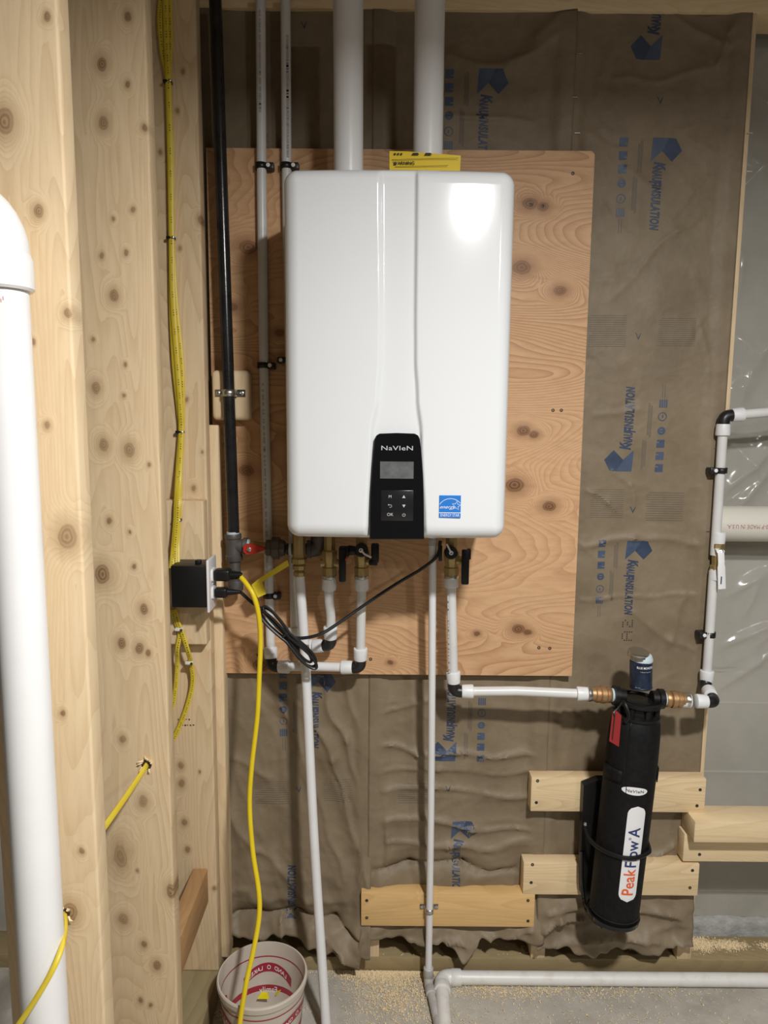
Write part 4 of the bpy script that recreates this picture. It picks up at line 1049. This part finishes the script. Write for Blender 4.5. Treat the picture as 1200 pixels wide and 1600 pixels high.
c = HP(631, 790.5, yq); t.part('key_symbol', MB().add([c + V((-.0032, 0, .0025)), c + V((.0032, 0, .0025)), c + V((0, 0, -.003))], [[0, 1, 2]]), M['silver_ink'], cp, smooth=False)
c = HP(609.5, 790.5, yq); arc = [c + V((-.003, 0, .0022)), c + V((.001, 0, .0022)), c + V((.003, 0, .001)), c + V((.003, 0, -.0012)), c + V((.001, 0, -.0026)), c + V((-.0012, 0, -.0026))]
t.part('key_symbol', MB().tube(arc, .00042, 6).add([c + V((-.0042, 0, .0022)), c + V((-.0022, 0, .0040)), c + V((-.0022, 0, .0004))], [[0, 1, 2]]), M['silver_ink'], cp)
c = HP(631, 804.5, yq); arc = [c + V((.0028 * math.sin(R(a_)), 0, .0028 * math.cos(R(a_)))) for a_ in range(35, 326, 24)]
t.part('key_symbol', MB().tube(arc, .0004, 6).tube([c + V((0, 0, .0005)), c + V((0, 0, .0036))], .0004, 6), M['silver_ink'], cp)
# energy sticker
def SP(x, y): q = P(x, y, YF); return V((q.x, face_y(q.x, q.z) - .0012, q.z))
a, b_ = SP(686.5, 774), SP(719.5, 809)
sw = b_.x - a.x; sh = a.z - b_.z
ys = min(a.y, b_.y) - .0002
st = t.part('energy_sticker', MB().box((a.x, ys, b_.z), (b_.x, ys + .0030, a.z)), M['es_blue'], cov, label='blue energy rating sticker')
O = V((a.x, ys - .0003, b_.z))
m = MB(); m.add([O + V((0, 0, sh * .205)), O + V((sw, 0, sh * .205)), O + V((sw, 0, sh * .235)), O + V((0, 0, sh * .235))], [[0, 1, 2, 3]])
arc = []
for k in range(23):
    an = R(16 + (166 - 16) * k / 22); arc.append(O + V((sw * (.52 + .56 * math.cos(an)), 0, sh * (.36 + .50 * math.sin(an)))))
arc = [q for q in arc if O.x + .0005 < q.x < O.x + sw - .0005]
m.tube(arc, .0005, 6, flat=.3, normal=(0, 1, 0))
c = O + V((sw * .79, 0, sh * .54)); star = []
for k in range(10):
    an = R(90 + 36 * k - 8); rr = (.0088 if k % 2 == 0 else .0040); star.append(c + V((rr * math.cos(an), -.0002, rr * math.sin(an))))
m.tube(star, .00055, 6, closed=True, flat=.3, normal=(0, 1, 0))
m.text('energy', .0068, O + V((sw * .36, 0, sh * .48)), UX, UZ + UX * .12, UN, .0003, shear=.45, sx=1.1, bold=.0)
m.text('ENERGY STAR', .0056, O + V((sw * .5, 0, sh * .105)), UX, UZ, UN, .0003, sx=.72, bold=.0)
t.part('sticker_print', m, M['white_ink'], st, smooth=False)
# vents on top
for px0_, px1_, lb in ((544, 546, 'white vent pipe rising from the left part of heater top'), (672, 669, 'white vent pipe rising from heater top behind the yellow sheet')):
    yv_ = 1.545
    a = P(px0_, -10, yv_); b_ = P(px1_, 262, yv_); x = (a.x + b_.x) / 2
    tv = Thing('vent_pipe', lb, 'pipe', (x, yv_, zt_ - .004), 'vent pipes')
    tv.part('pipe', MB().lathe((x, yv_, zt_ - .004), (a - V((x, yv_, zt_ - .004))), [(0, .0300), ((a.z - zt_), .0302)], 32), M['pvc'])
    tv.part('collar', MB().lathe((x, yv_, zt_ - .003), (0, 0, 1), [(0, .038), (.006, .038), (.008, .034), (.016, .034), (.018, .031)], 32), M['elbow'])
# yellow warning sheet on top
ysn = 1.495
pts = [P(609, 262, ysn), P(608.5, 236, ysn + .004), P(636, 236.5, ysn + .001), P(720, 243, ysn - .006), P(718, 262, ysn - .008)]
pts[0].z = zt_ - .0; pts[4].z = zt_ - .0
t = Thing('warning_sheet', 'yellow printed warning sheet standing on top of the heater', 'paper', (pts[0] + pts[4]) / 2)
t.part('sheet', MB().add([*pts, *[q + V((0, .0007, 0)) for q in pts]], [[0, 1, 2, 3, 4], [9, 8, 7, 6, 5], [0, 5, 6, 1], [1, 6, 7, 2], [2, 7, 8, 3], [3, 8, 9, 4], [4, 9, 5, 0]]), M['tag_yellow'], smooth=False)
def SH(x, y): q = P(x, y, ysn - .0125 * (x - 609) / 111 + .0025); q.y -= .0022; return q
m = MB(); uu = (SH(700, 250) - SH(620, 250)).normalized()
m.text('WARNING', .0062, SH(631, 255.5), uu, UZ, UN, 0, sx=1.0, bold=.03)
q = SH(617, 256); m.add([q + V((-.0032, 0, -.003)), q + V((.0032, 0, -.003)), q + V((0, 0, .0035))], [[0, 1, 2]])
def stripe(x0, x1, y0, y1):
    a = SH(x0, y0); b2 = SH(x1, y1); m.add([a, b2, b2 + V((0, 0, .0008)), a + V((0, 0, .0008))], [[0, 1, 2, 3]])
stripe(612, 675, 250.5, 248.5); stripe(675, 716, 248.5, 248); stripe(716, 717, 248, 262); stripe(617, 700, 261.5, 259.5)
for x_ in (617, 622, 627): m.box(SH(x_, 241) + V((-.002, 0, -.0015)), SH(x_, 241) + V((.002, .0004, .0015)))
for x_ in (649, 669): m.add([SH(x_ - 6, 242.5), SH(x_ + 6, 242.5), SH(x_ + 4, 239.5), SH(x_ - 4, 239.5)], [[0, 1, 2, 3]])
t.part('sheet_print', m, M['black_ink'], smooth=False)

# ------------------------------------------------------------------ condensate pipe and floor pipes
yc = 1.600
G0 = P(676, 846, yc) + V((0, 0, .01)); G1 = P(674, 1200, 1.635); G2 = P(671, 1428, 1.664); G3 = P(669.5, 1515, 1.672)
t = Thing('condensate_pipe', 'thin white pipe dropping from heater past the orange board to the floor', 'pipe', (G3.x, G3.y, G3.z - .02))
t.part('pipe', MB().tube(cat([G0, G1, G2, G3], 6), .0086, 16), M['pex2'])
t.part('collar', MB().lathe(P(676, 852, yc), (0, 0, 1), [(0, .0098), (.014, .0112)], 14), M['pvc_grey'])
G4 = PZ(670, 1526, .016)
t.part('elbow_hub', MB().lathe(G3 + V((0, -.001, -.020)), (0, 0, 1), [(0, .0115), (.002, .0128), (.026, .0128), (.028, .0105)], 18), M['pvc_grey'])
el = t.part('elbow', MB().tube(bend(G3 + V((0, 0, -.005)), V((G3.x, G3.y - .004, .0135)), PZ(673, 1560, .0135), .018) , .0118, 14), M['pvc_grey'])
H1 = PZ(672, 1545, .0135); H2 = PZ(690, 1625, .0125)
dd = (H2 - H1).normalized()
t.part('floor_hub', MB().lathe(H1 - dd * .004, dd, [(0, .0118), (.002, .0132), (.022, .0132), (.024, .0105)], 18), M['pvc_grey'])
t.part('floor_run', MB().tube([H1, H2, H2 + dd * .15], .0105, 14), M['pvc_grey'])
t.part('coupling', MB().lathe(PZ(684, 1592, .013), dd, [(0, .0118), (.003, .0130), (.03, .0130)], 16), M['pvc_grey'])
# strap on the board
gc = P(671, 1422, 1.664); yb2 = 1.678
t = Thing('pipe_strap', 'small metal strap fixing the thin white pipe to orange board', 'pipe strap', gc - V((0, 0, .006)))
arc = [V((gc.x - .023, yb2, 0)), V((gc.x - .011, yb2, 0))] + [V((gc.x + .0100 * math.cos(R(180 + a_)), 1.6635 + .0100 * math.sin(R(180 + a_)), 0)) for a_ in range(0, 181, 20)] + [V((gc.x + .011, yb2, 0)), V((gc.x + .023, yb2, 0))]
m = MB(); vs = []
for q in arc: vs += [V((q.x, q.y, gc.z - .006)), V((q.x, q.y, gc.z + .006))]
m.add(vs, [[2 * i, 2 * i + 2, 2 * i + 3, 2 * i + 1] for i in range(len(arc) - 1)])
o = t.part('band', m, M['galv']); md = o.modifiers.new('s', 'SOLIDIFY'); md.thickness = .0014; md.offset = 0
for sx in (-1, 1): t.part('screw', MB().lathe((gc.x + sx * .0185, yb2 - .001, gc.z), (0, -1, 0), [(0, .0042), (.0018, .004), (.0026, .002)], 10), M['galv'])
# floor pvc
rz = .0168
J0 = PZ(1230, 1531, rz); J1 = PZ(690, 1528, rz); J2 = PZ(697, 1640, rz)
J0.y = J1.y = WALL - .040
t = Thing('floor_pipe', 'dusty white pipe lying along wall foot and turning toward camera', 'pipe', (J1.x, J1.y, 0))
d1 = (J0 - J1).normalized(); d2 = (J2 - J1).normalized()
t.part('wall_run', MB().tube([J1 + d1 * .03, J0, J0 + d1 * .3], rz, 24), M['pvc_dirty'])
t.part('elbow', MB().tube([J1 + d1 * .030] + bend(J1 + d1 * .03, J1, J1 + d2 * .03, .022) + [J1 + d2 * .03], .0195, 20), M['pvc_dirty'])
t.part('elbow_hub', MB().lathe(J1 + d1 * .024, d1, [(0, .0195), (.002, .0208), (.026, .0208), (.027, .0175)], 24), M['pvc_dirty'])
t.part('elbow_hub', MB().lathe(J1 + d2 * .024, d2, [(0, .0195), (.002, .0208), (.020, .0208), (.021, .0175)], 24), M['pvc_dirty'])
t.part('front_run', MB().tube([J1 + d2 * .03, J2, J2 + d2 * .2], rz, 24), M['pvc_dirty'])

# ------------------------------------------------------------------ horizontal boards
def board(name, lb, x0, x1, ytop, ybot, mat_, Y=WALL - .0385, dep=.038, grp='boards screwed across the studs', screws=()):
    a = P(x0[0], ytop, Y); b2 = P(x1[0], ytop, Y); c2 = P((x0[1] + x1[1]) / 2, ybot, Y)
    xa = P((x0[0] + x0[1]) / 2, (ytop + ybot) / 2, Y).x; xb = P((x1[0] + x1[1]) / 2, (ytop + ybot) / 2, Y).x
    za = (a.z + b2.z) / 2
    t = Thing(name, lb, 'board', ((xa + xb) / 2, Y + dep, c2.z), grp)
    t.part('lumber', MB().box((xa, Y, c2.z), (xb, Y + dep, za), .0025), mat_)
    for x, y in screws:
        q = P(x, y, Y); t.part('screw', MB().lathe(q + V((0, .0004, 0)), (0, -1, 0), [(0, .0042), (.0012, .004), (.0014, .002), (.0004, .001)], 10), M['screw'])
    return t
yw = WALL - .0395
board('cross_board', 'pale board behind the middle of the black filter, upper of two', (830, 829), (1104, 1101), 1216, 1269, M['pine_x'], screws=((840, 1220), (838, 1254), (1094, 1234), (1089, 1259)))
board('cross_board', 'pale board behind the lower part of the black filter', (817, 818), (1093, 1091), 1349, 1399, M['pine_x'], screws=((832, 1351), (830, 1379), (1082, 1360), (1078, 1387)))
board('cross_board', 'orange pine board crossed by thin white pipe near the floor', (563, 565), (836, 835), 1396, 1448, M['pine_x2'], screws=((573, 1407), (573, 1434), (825, 1407), (825, 1439)))
t = board('cross_board', 'lower board of the ledge running off right beside filter', (1066, 1070), (1240, 1240), 1304, 1347, M['pine_x'], screws=((1093, 1335),))
a = P(1086, 1284, 1.640); b_ = P(1240, 1318, 1.640)
mb = MB().box((a.x, 1.640, b_.z), (b_.x, WALL - .003, a.z), .003)
solo('ledge_board', mb, M['pine_x'], 'thick board lying flat on top of the right ledge', 'board')
# stub ends of the studs showing below boards are the studs themselves

# ------------------------------------------------------------------ water filter
CT = P(997, 1092, 1.600); CB = P(958, 1432, 1.590)
ax = (CT - CB).normalized(); LF = (CT - CB).length
fr = (V((0, -1, 0)) - ax * V((0, -1, 0)).dot(ax)).normalized(); sd = ax.cross(fr) * -1
if sd.x < 0: sd = -sd
RF = .0575
t = Thing('water_filter', 'black sleeved water filter canister with white label strapped to boards', 'water filter', CB)
def F(h, a_, r=RF): return CB + ax * h + fr * (r * math.cos(a_)) + sd * (r * math.sin(a_))
prof = [(0, .040), (.004, .049), (.012, .0545), (.03, RF), (LF * .45, RF + .0015), (LF * .72, RF + .002), (LF * .86, RF), (LF * .905, .055), (LF * .93, .048)]
sl = t.part('sleeve', MB().lathe(CB, ax, prof, 40), M['neoprene'])
m = MB(); seam = [F(LF * .93, R(-30), .0495), F(LF * .88, R(-31), .0575), F(LF * .7, R(-27), RF + .0022), F(LF * .65, R(-25), RF + .002), F(LF * .61, R(-24), RF + .0018)]
t.part('seam', m.tube(cat(seam, 6), .0014, 6), M['black_plastic'], sl)
for sg in (-1, 1):
    m = MB(); patch = []
    for i in range(7):
        for j in range(4): patch.append(F(LF * (.66 + .018 * j), R(sg * (36 + 9 * i) if sg < 0 else 62 + 6 * i), RF + .0038))
    m.add(patch, [[i * 4 + j, (i + 1) * 4 + j, (i + 1) * 4 + j + 1, i * 4 + j + 1] for i in range(6) for j in range(3)])
    o = t.part('sleeve_tab', m, M['neoprene'], sl); md = o.modifiers.new('s', 'SOLIDIFY'); md.thickness = .003; md.offset = 0
m = MB().lathe(CB + ax * .020, ax, [(0, RF - .0005), (.001, RF + .001), (.003, RF + .001), (.004, RF - .0005)], 40); t.part('hem', m, M['black_plastic'], sl)
# wrapped labels: local (a along height, b across) -> surface
def wrap(m, uv, fs, h0, a0, lift, L=.006):
    vs2, fs2 = refine(uv, fs, L)
    m.add([F(h0 + v_, a0 + u / RF, RF + .0018 + lift) for u, v_ in vs2], fs2)
def hat(px, py):
    """height and angle on the sleeve of a pixel"""
    best = None
    for i in range(0, 201):
        for k in range(-45, 61, 1):
            p3 = F(LF * i / 200, R(k), RF + .0018); d_ = CM.transposed() @ (p3 - CAM)
            e_ = (600 + FPX * d_.x / -d_.z - px) ** 2 + (800 - FPX * d_.y / -d_.z - py) ** 2
            if best is None or e_ < best[0]: best = (e_, LF * i / 200, R(k))
    return best[1], best[2]
h1, a1 = hat(991, 1260); h2, a2 = hat(985, 1410); hm, am = (h1 + h2) / 2, (a1 + a2) / 2; hl_ = abs(h1 - h2) / 2; wl = .0205
pill = []
for k in range(13): an = R(180 * k / 12); pill.append((wl * math.cos(an), hl_ - wl + wl * math.sin(an)))
for k in range(13): an = R(180 + 180 * k / 12); pill.append((wl * math.cos(an), -hl_ + wl + wl * math.sin(an)))
m = MB(); grid = []; rows = 40
wid = lambda v_: wl if abs(v_) <= hl_ - wl else math.sqrt(max(1e-9, wl * wl - (abs(v_) - hl_ + wl) ** 2))
vs2 = []
for i in range(rows + 1):
    v_ = -hl_ + 2 * hl_ * i / rows
    for j in range(9): vs2.append(F(hm + v_, am + (-1 + 2 * j / 8) * wid(v_) / RF, RF + .0026))
m.add(vs2, [[i * 9 + j, i * 9 + j + 1, (i + 1) * 9 + j + 1, (i + 1) * 9 + j] for i in range(rows) for j in range(8)])
lbp = t.part('product_label', m, M['label_white'], sl, label='white rounded product label')
def vtext(body, start, size, bold, matn, sx=1.0):
    vs0, fs0 = text2d(body, 'LEFT', 0, bold); m = MB()
    wrap(m, [(-c_ * size, start + a_ * size * sx) for a_, c_ in vs0], fs0, hm, am, .0015)
    t.part('label_lettering', m, M[matn], lbp, smooth=False)
    return start + max(a_ for a_, _ in vs0) * size * sx
s0 = -hl_ + .016
e1 = vtext('Peak', s0, 0.0265, .02, 'orange', .90); e2 = vtext('Flow', e1 + .0025, 0.0265, .02, 'navy', .90)
m = MB(); vs0, fs0 = text2d('\u00ae', 'LEFT', 0, 0); wrap(m, [(-.009 - c_ * .006, e2 + .001 + a_ * .006) for a_, c_ in vs0], fs0, hm, am, .0015); t.part('label_lettering', m, M['navy'], lbp, smooth=False)
vtext('A', e2 + .0085, 0.0265, .02, 'navy', .92)
h3, a3 = hat(992, 1237); m = MB(); uv = [(.0285 * math.copysign(abs(math.cos(R(k))) ** .9, math.cos(R(k))), .0095 * math.sin(R(k))) for k in range(0, 360, 12)]
wrap(m, uv, [list(range(len(uv)))], h3, a3, .0012, .004); ov = t.part('brand_badge', m, M['label_white'], sl, label='white oval brand badge', smooth=False)
m = MB(); vs0, fs0 = text2d('NaVIeN', 'CENTER', 0, .0); wrap(m, [(a_ * .0068 * 1.25, c_ * .0068) for a_, c_ in vs0], fs0, h3, a3, .0022); t.part('badge_lettering', m, M['black_ink'], ov, smooth=False)
# head
hd0 = CB + ax * (LF * .92)
hc = P(997, 1088, 1.600)
hd = t.part('filter_head', MB().lathe(hd0, ax, [(0, .050), (.004, .053), (.010, .053), (.012, .040), (.030, .040), (.032, .050), (.036, .055), (.044, .055), (.046, .050), (.040, .047), (.040, .0)], 36), M['black_plastic'], label='black filter head')
for k in range(8):
    an = R(45 * k + 12); c0 = hd0 + ax * .008 + fr * (.045 * math.cos(an)) + sd * (.045 * math.sin(an))
    t.part('head_rib', MB().lathe(c0, ax, [(0, .006), (.028, .006)], 6), M['black_plastic'], hd)
t.part('head_crown', MB().lathe(hd0 + ax * .038, ax, [(0, .034), (.004, .034), (.005, .030), (.006, .012)], 24), M['black_plastic'], hd)
latch = t.part('latch', MB().tube(cat([hd0 + ax * .046 + fr * .030 - sd * .046, hd0 + ax * .040 + fr * .040 - sd * .042, hd0 + ax * .018 + fr * .046 - sd * .034, hd0 + ax * .002 + fr * .042 - sd * .040], 4), .0048, 8), M['black_plastic'], hd)
pc = P(997, 1089, 1.600)
for sg in (-1, 1):
    end = P(958, 1086, yf) if sg < 0 else P(1036, 1092, yf); inn = P(976, 1088, yf) if sg < 0 else P(1018, 1091, yf)
    t.part('port', MB().lathe(inn, end - inn, [(0, .018), ((end - inn).length * .5, .0185), ((end - inn).length * .55, .023), ((end - inn).length, .023)], 20), M['black_plastic'], hd)
    far = P(917, 1084, yf) if sg < 0 else P(1077, 1094, yf); d_ = (far - end).normalized(); L = (far - end).length
    t.part('thread_sealant', MB().lathe(end, d_, [(0, .0155), (.006, .0165)], 16), M['dope'])
    t.part('brass_union', MB().lathe(end + d_ * .005, d_, [(0, .0165), (.003, .0185), (.010, .0185), (.012, .0165), (.014, .0200), (.024, .0205), (.026, .0175), (.028, .0190), (.036, .0190), (.038, .0165), (L - .012, .0160)], 20), M['bronze'], label='bronze coupling')
    t.part('clip_ring', MB().lathe(end + d_ * (L - .010), d_, [(0, .0165), (.003, .0178), (.008, .0178), (.010, .0160)], 16), M['galv'])
# red zipper tag
q = [P(957, 1113, 1.520), P(964, 1111, 1.519), P(971, 1118, 1.518), P(967, 1167, 1.513), P(952, 1158, 1.516)]
t.part('pull_tag', MB().add([*q, *[z + V((0, .0016, 0)) for z in q]], [[0, 1, 2, 3, 4], [9, 8, 7, 6, 5], [0, 5, 6, 1], [1, 6, 7, 2], [2, 7, 8, 3], [3, 8, 9, 4], [4, 9, 5, 0]]), M['red_tag'], label='red pull tag', smooth=False)
m = MB()
q1 = P(961, 1116, 1.5165); q2 = P(957, 1155, 1.5135); m.tube([q1, q1.lerp(q2, .5), q2], .0012, 6); t.part('tag_print', m, M['screw'])
t.part('tag_loop', MB().tube(cat([P(972, 1098, 1.535), P(966, 1106, 1.525), P(959, 1113, 1.519), P(960, 1118, 1.5165)], 4), .0016, 6), M['elbow'])
# bracket: back plate with side cheek, base cup and strap
yb3 = WALL - .041
m = MB()
bl = [P(912, 1228, 1.655), P(935, 1219, 1.655), P(975, 1219, 1.655), P(975, 1425, 1.655), P(920, 1425, 1.655), P(909, 1400, 1.655), P(908, 1330, 1.655), P(911, 1250, 1.655)]
m.add([*bl, *[V((z.x, yb3, z.z)) for z in bl]], [list(range(8)), [15 - i for i in range(8)]] + [[i, (i + 1) % 8, 8 + (i + 1) % 8, 8 + i] for i in range(8)])
br = t.part('bracket', m, M['black_plastic'], smooth=False)
t.part('bracket_base', MB().lathe(CB - ax * .006 + V((0, .004, 0)), ax, [(0, .042), (.003, .054), (.007, .061), (.018, .0625), (.019, .060)], 40), M['gloss_black'], br)
ck = [P(912, 1402, 1.655), P(916, 1420, 1.62), P(925, 1436, 1.59), P(940, 1448, 1.56)]
t.part('bracket_rail', MB().tube(cat([P(909, 1330, 1.655), P(909, 1370, 1.652)] + ck, 5), .0048, 8), M['gloss_black'], br)
sp = [P(914, 1290, 1.640), P(919, 1306, 1.615), P(930, 1320, 1.585)]
for x_, y_ in ((952, 1332), (975, 1339), (994, 1338), (1008, 1333), (1015, 1326)):
    h_, a_ = hat(x_, y_); sp.append(F(h_, a_, RF + .005))
sp.append(sp[-1] + V((.004, .05, .012)))
t.part('strap', MB().tube(cat(sp, 4), .0052, 8, flat=1.0), M['black_plastic'])
t.part('strap_bolt', MB().lathe(P(915, 1287, 1.640), (-.4, -1, 0), [(0, .0045), (.004, .0045), (.006, .003)], 10), M['galv'])

# ------------------------------------------------------------------ jar of sealant on the filter head
jb = hd0 + ax * .0455 + fr * .012 + sd * .004
jb = P(1001, 1074, 1.590)
jx = (P(999, 1030, 1.590) - jb).normalized(); jx = (jx * .4 + V((0, 0, 1)) * .6).normalized()
t = Thing('sealant_jar', 'small navy sealant jar with loose tin lid on black filter head', 'jar', jb)
jh = (P(999, 1030, 1.590) - jb).length
t.part('can', MB().lathe(jb, jx, [(0, .0245), (.001, .0258), (.004, .0258), (.005, .0250), (jh - .006, .0250), (jh - .003, .0245), (jh, .021)], 32), M['jar_navy'])
t.part('smear', MB().lathe(jb + jx * (jh - .004) + V((.002, 0, 0)), jx, [(0, .0240), (.003, .0248), (.008, .0235), (.014, .0215), (.016, .017)], 20), M['dope'], label='pale blue sealant smear')
ld = jb + jx * (jh + .005) - V((.008, 0, 0)); la = (jx + V((.10, -.18, 0))).normalized()
t.part('lid', MB().lathe(ld, la, [(0, .0215), (.001, .0235), (.004, .0228), (.006, .0238), (.009, .0228), (.012, .0238), (.014, .0232), (.015, .021), (.0145, .019)], 32), M['tin'], label='tin screw lid')
jf = (V((0, -1, 0)) - jx * V((0, -1, 0)).dot(jx)).normalized(); js = V((1, 0, 0))
def jtext(body, h, size, sx=1., bold=0., matn='white_ink', a0=0.1):
    vs0, fs0 = text2d(body, 'CENTER', 0, bold); m = MB(); vs2, fs2 = refine([(a_ * size * sx, c_ * size) for a_, c_ in vs0], fs0, .006)
    m.add([jb + jx * (h + c_) + (jf * math.cos(a0 + a_ / .0254) + js * math.sin(a0 + a_ / .0254)) * .0256 for a_, c_ in vs2], fs2)
    t.part('label_lettering', m, M[matn], smooth=False)
jtext('BLUE MONSTER', jh * .80, .0052, .78, .02); jtext('THREAD SEALANT', jh * .66, .0022, 1., 0., 'silver_ink'); jtext('NET WT', jh * .1, .0022, 1., 0, 'silver_ink', -.6)

# ------------------------------------------------------------------ tub by the left wall
zr = .175
rim = PZ(410, 1521, zr); rt = .1005; rb_ = .083
t = Thing('plastic_tub', 'open cloudy plastic tub with dark red print standing on floor', 'tub', (rim.x, rim.y, 0))
cx, cy = rim.x, rim.y
rad = lambda z: rb_ + (rt - rb_) * (z / zr)
t.part('body', MB().lathe((cx, cy, .001), (0, 0, 1), [(0, .0), (0, rb_ - .004), (.003, rb_), (zr * .5, rad(zr * .5)), (zr - .016, rad(zr - .016)), (zr - .015, rad(zr) + .002), (zr - .003, rad(zr) + .003), (zr, rad(zr) + .001), (zr, rad(zr) - .002), (zr - .02, rad(zr - .02) - .003), (zr * .5, rad(zr * .5) - .003), (.006, rb_ - .004), (.005, 0)], 56, cap=False), M['bucket'])
def band(z0, z1, matn, name):
    m = MB()
    for s_, dr in ((1, .0006), (-1, -.0037)):
        vs0 = []
        for k in range(57):
            an = 2 * math.pi * k / 56
            for z in (z0, z1): vs0.append((cx + (rad(z) + dr) * math.cos(an), cy + (rad(z) + dr) * math.sin(an), z))
        m.add(vs0, [[2 * k, 2 * k + 2, 2 * k + 3, 2 * k + 1] for k in range(56)])
    return t.part(name, m, M[matn])
band(zr - .034, zr - .031, 'tub_red', 'red_line'); wide = band(.048, .072, 'tub_red', 'red_band'); band(.014, .017, 'tub_red', 'red_line')
def tubprint(name, shapes, matn, lift, parent=None):
    """shapes: list of (uv, faces) with u = arc angle, v = height"""
    m = MB()
    for uv, fs0 in shapes:
        vs2, fs2 = refine([(a_ * .11, c_) for a_, c_ in uv], fs0, .008)
        for dr in (lift, -.0031 - lift):
            m.add([(cx + (rad(z) + dr) * math.sin(a_ / .11), cy + (rad(z) + dr) * math.cos(a_ / .11), z) for a_, z in vs2], fs2)
    return t.part(name, m, M[matn], parent, smooth=False)
def arcband(c0, half, zc_, sag, h):
    uv = []; n = 16
    for k in range(n + 1):
        s_ = -1 + 2 * k / n; uv += [(c0 + s_ * half, zc_ - sag * s_ * s_ - h / 2), (c0 + s_ * half, zc_ - sag * s_ * s_ + h / 2)]
    return uv, [[2 * k, 2 * k + 2, 2 * k + 3, 2 * k + 1] for k in range(n)]
# outside reads correctly clockwise seen from outside: angle must run opposite when viewed from outside at the back
for c0 in (0.0, math.radians(118), math.radians(-118)):
    rb2 = tubprint('ribbon_print', [arcband(c0, .70, .116, .024, .022)], 'tub_red', .0009)
    for body, off, dz in (('LAND', .34, .004), ('O', 0.0, .006), ('LAKES', -.36, .003)):
        vs0, fs0 = text2d(body, 'CENTER', 0, .02)
        uv = []
        for a_, c_ in vs0:
            s_ = off - a_ * .0105 * 1.05 / .11
            uv.append((c0 + s_, .1155 - .022 * (s_ / .62) ** 2 + c_ * .0105))
        tubprint('tub_lettering', [(uv, fs0)], 'label_white', .0016, rb2)
    vs0, fs0 = text2d('Family', 'CENTER', .1, .01)
    tubprint('tub_lettering', [([(c0 - a_ * .016 / .11, .060 + c_ * .015) for a_, c_ in vs0], fs0)], 'label_white', .0014, wide)
# yellow scraps in the tub
for i, (p0, lb) in enumerate((([(402, 1561), (420, 1561), (418, 1551), (409, 1550)], 'bright yellow scrap lying left in the plastic tub'), ([(430, 1556), (452, 1547), (447, 1543), (433, 1549)], 'bright yellow scrap leaning right in the plastic tub'))):
    q = [PZ(x, y, .05 + (.0 if k < 2 else .014)) for k, (x, y) in enumerate(p0)]
    bb = q + [z + V((0, .0012, -.0004)) for z in q]; lo = [V((z.x, z.y - .006, .0075)) for z in q]
    m = MB().add(bb, [[0, 1, 2, 3], [7, 6, 5, 4], [0, 4, 5, 1], [1, 5, 6, 2], [2, 6, 7, 3], [3, 7, 4, 0]])
    solo('yellow_scrap', m, M['bright_yellow'], lb, 'scrap', 'yellow scraps in the tub', smooth=False)

# ------------------------------------------------------------------ shavings
def chips(name, label, spots, seed):
    rnd = random.Random(seed); m = MB()
    for (n, cx_, cy_, sx_, sy_, z0) in spots:
        for _ in range(int(n * 2.2)):
            x = rnd.gauss(cx_, sx_); y = rnd.gauss(cy_, sy_)
            if z0 < .01 and y > WALL - .003: y = WALL - .003 - abs(rnd.gauss(0, .01))
            if z0 > .01 and not (WALL + .004 < y < WALL + .085): continue
            L = rnd.choice((.001, .0014, .0022, .004)) * rnd.uniform(.7, 1.2); w_ = rnd.uniform(.0004, .0011); an = rnd.uniform(0, 6.28); h = rnd.uniform(.0002, .003)
            c_, s_ = math.cos(an), math.sin(an); z = z0 + .0006 + rnd.random() * .002
            m.add([(x - c_ * L - s_ * w_, y - s_ * L + c_ * w_, z), (x - c_ * L + s_ * w_, y - s_ * L - c_ * w_, z), (x + s_ * w_, y - c_ * w_, z + h), (x - s_ * w_, y + c_ * w_, z + h),
                   (x + c_ * L + s_ * w_, y + s_ * L - c_ * w_, z + h * .3), (x + c_ * L - s_ * w_, y + s_ * L + c_ * w_, z + h * .3)], [[0, 1, 2, 3], [3, 2, 4, 5]])
    o = solo(name, m, M['chip'], label, 'wood shavings', kind='stuff', smooth=False); return o
def fl(x, y): q = PZ(x, y, 0); return q.x, q.y
sp_ = []
for n, x, y, sx_, sy_ in ((1700, 590, 1520, .05, .022), (900, 640, 1520, .06, .02), (700, 620, 1555, .06, .03), (500, 780, 1545, .09, .02), (320, 950, 1545, .14, .02), (260, 640, 1590, .10, .03), (260, 330, 1590, .03, .04), (220, 800, 1518, .25, .01), (200, 900, 1590, .22, .04)):
    q = fl(x, y); sp_.append((n, q[0], q[1], sx_, sy_, 0.))
chips('wood_shavings', 'scattered pale wood shavings on the concrete floor under the pipes', sp_, 3)
q = PZ(1095, 1480, PLATE_Z); q2 = PZ(1140, 1480, PLATE_Z); q3 = PZ(1200, 1482, PLATE_Z)
chips('wood_shavings', 'pale heap of shavings on the treated plate at lower right', [(900, q.x, WALL + .055, .018, .012, PLATE_Z), (700, q2.x, WALL + .052, .022, .008, PLATE_Z), (120, q3.x, WALL + .05, .012, .008, PLATE_Z), (60, .3, WALL + .03, .3, .02, PLATE_Z)], 5)
# stick of wood on the floor by the pipe
a = PZ(793, 1514, .004); b_ = PZ(848, 1516, .004); a.y = b_.y = WALL - .012
solo('wood_sliver', MB().tube([a, a.lerp(b_, .5) + V((0, .001, .001)), b_], [.0015, .003, .0012], 6), M['chip'], 'thin wood sliver lying along the plate behind white floor pipe', 'wood sliver')
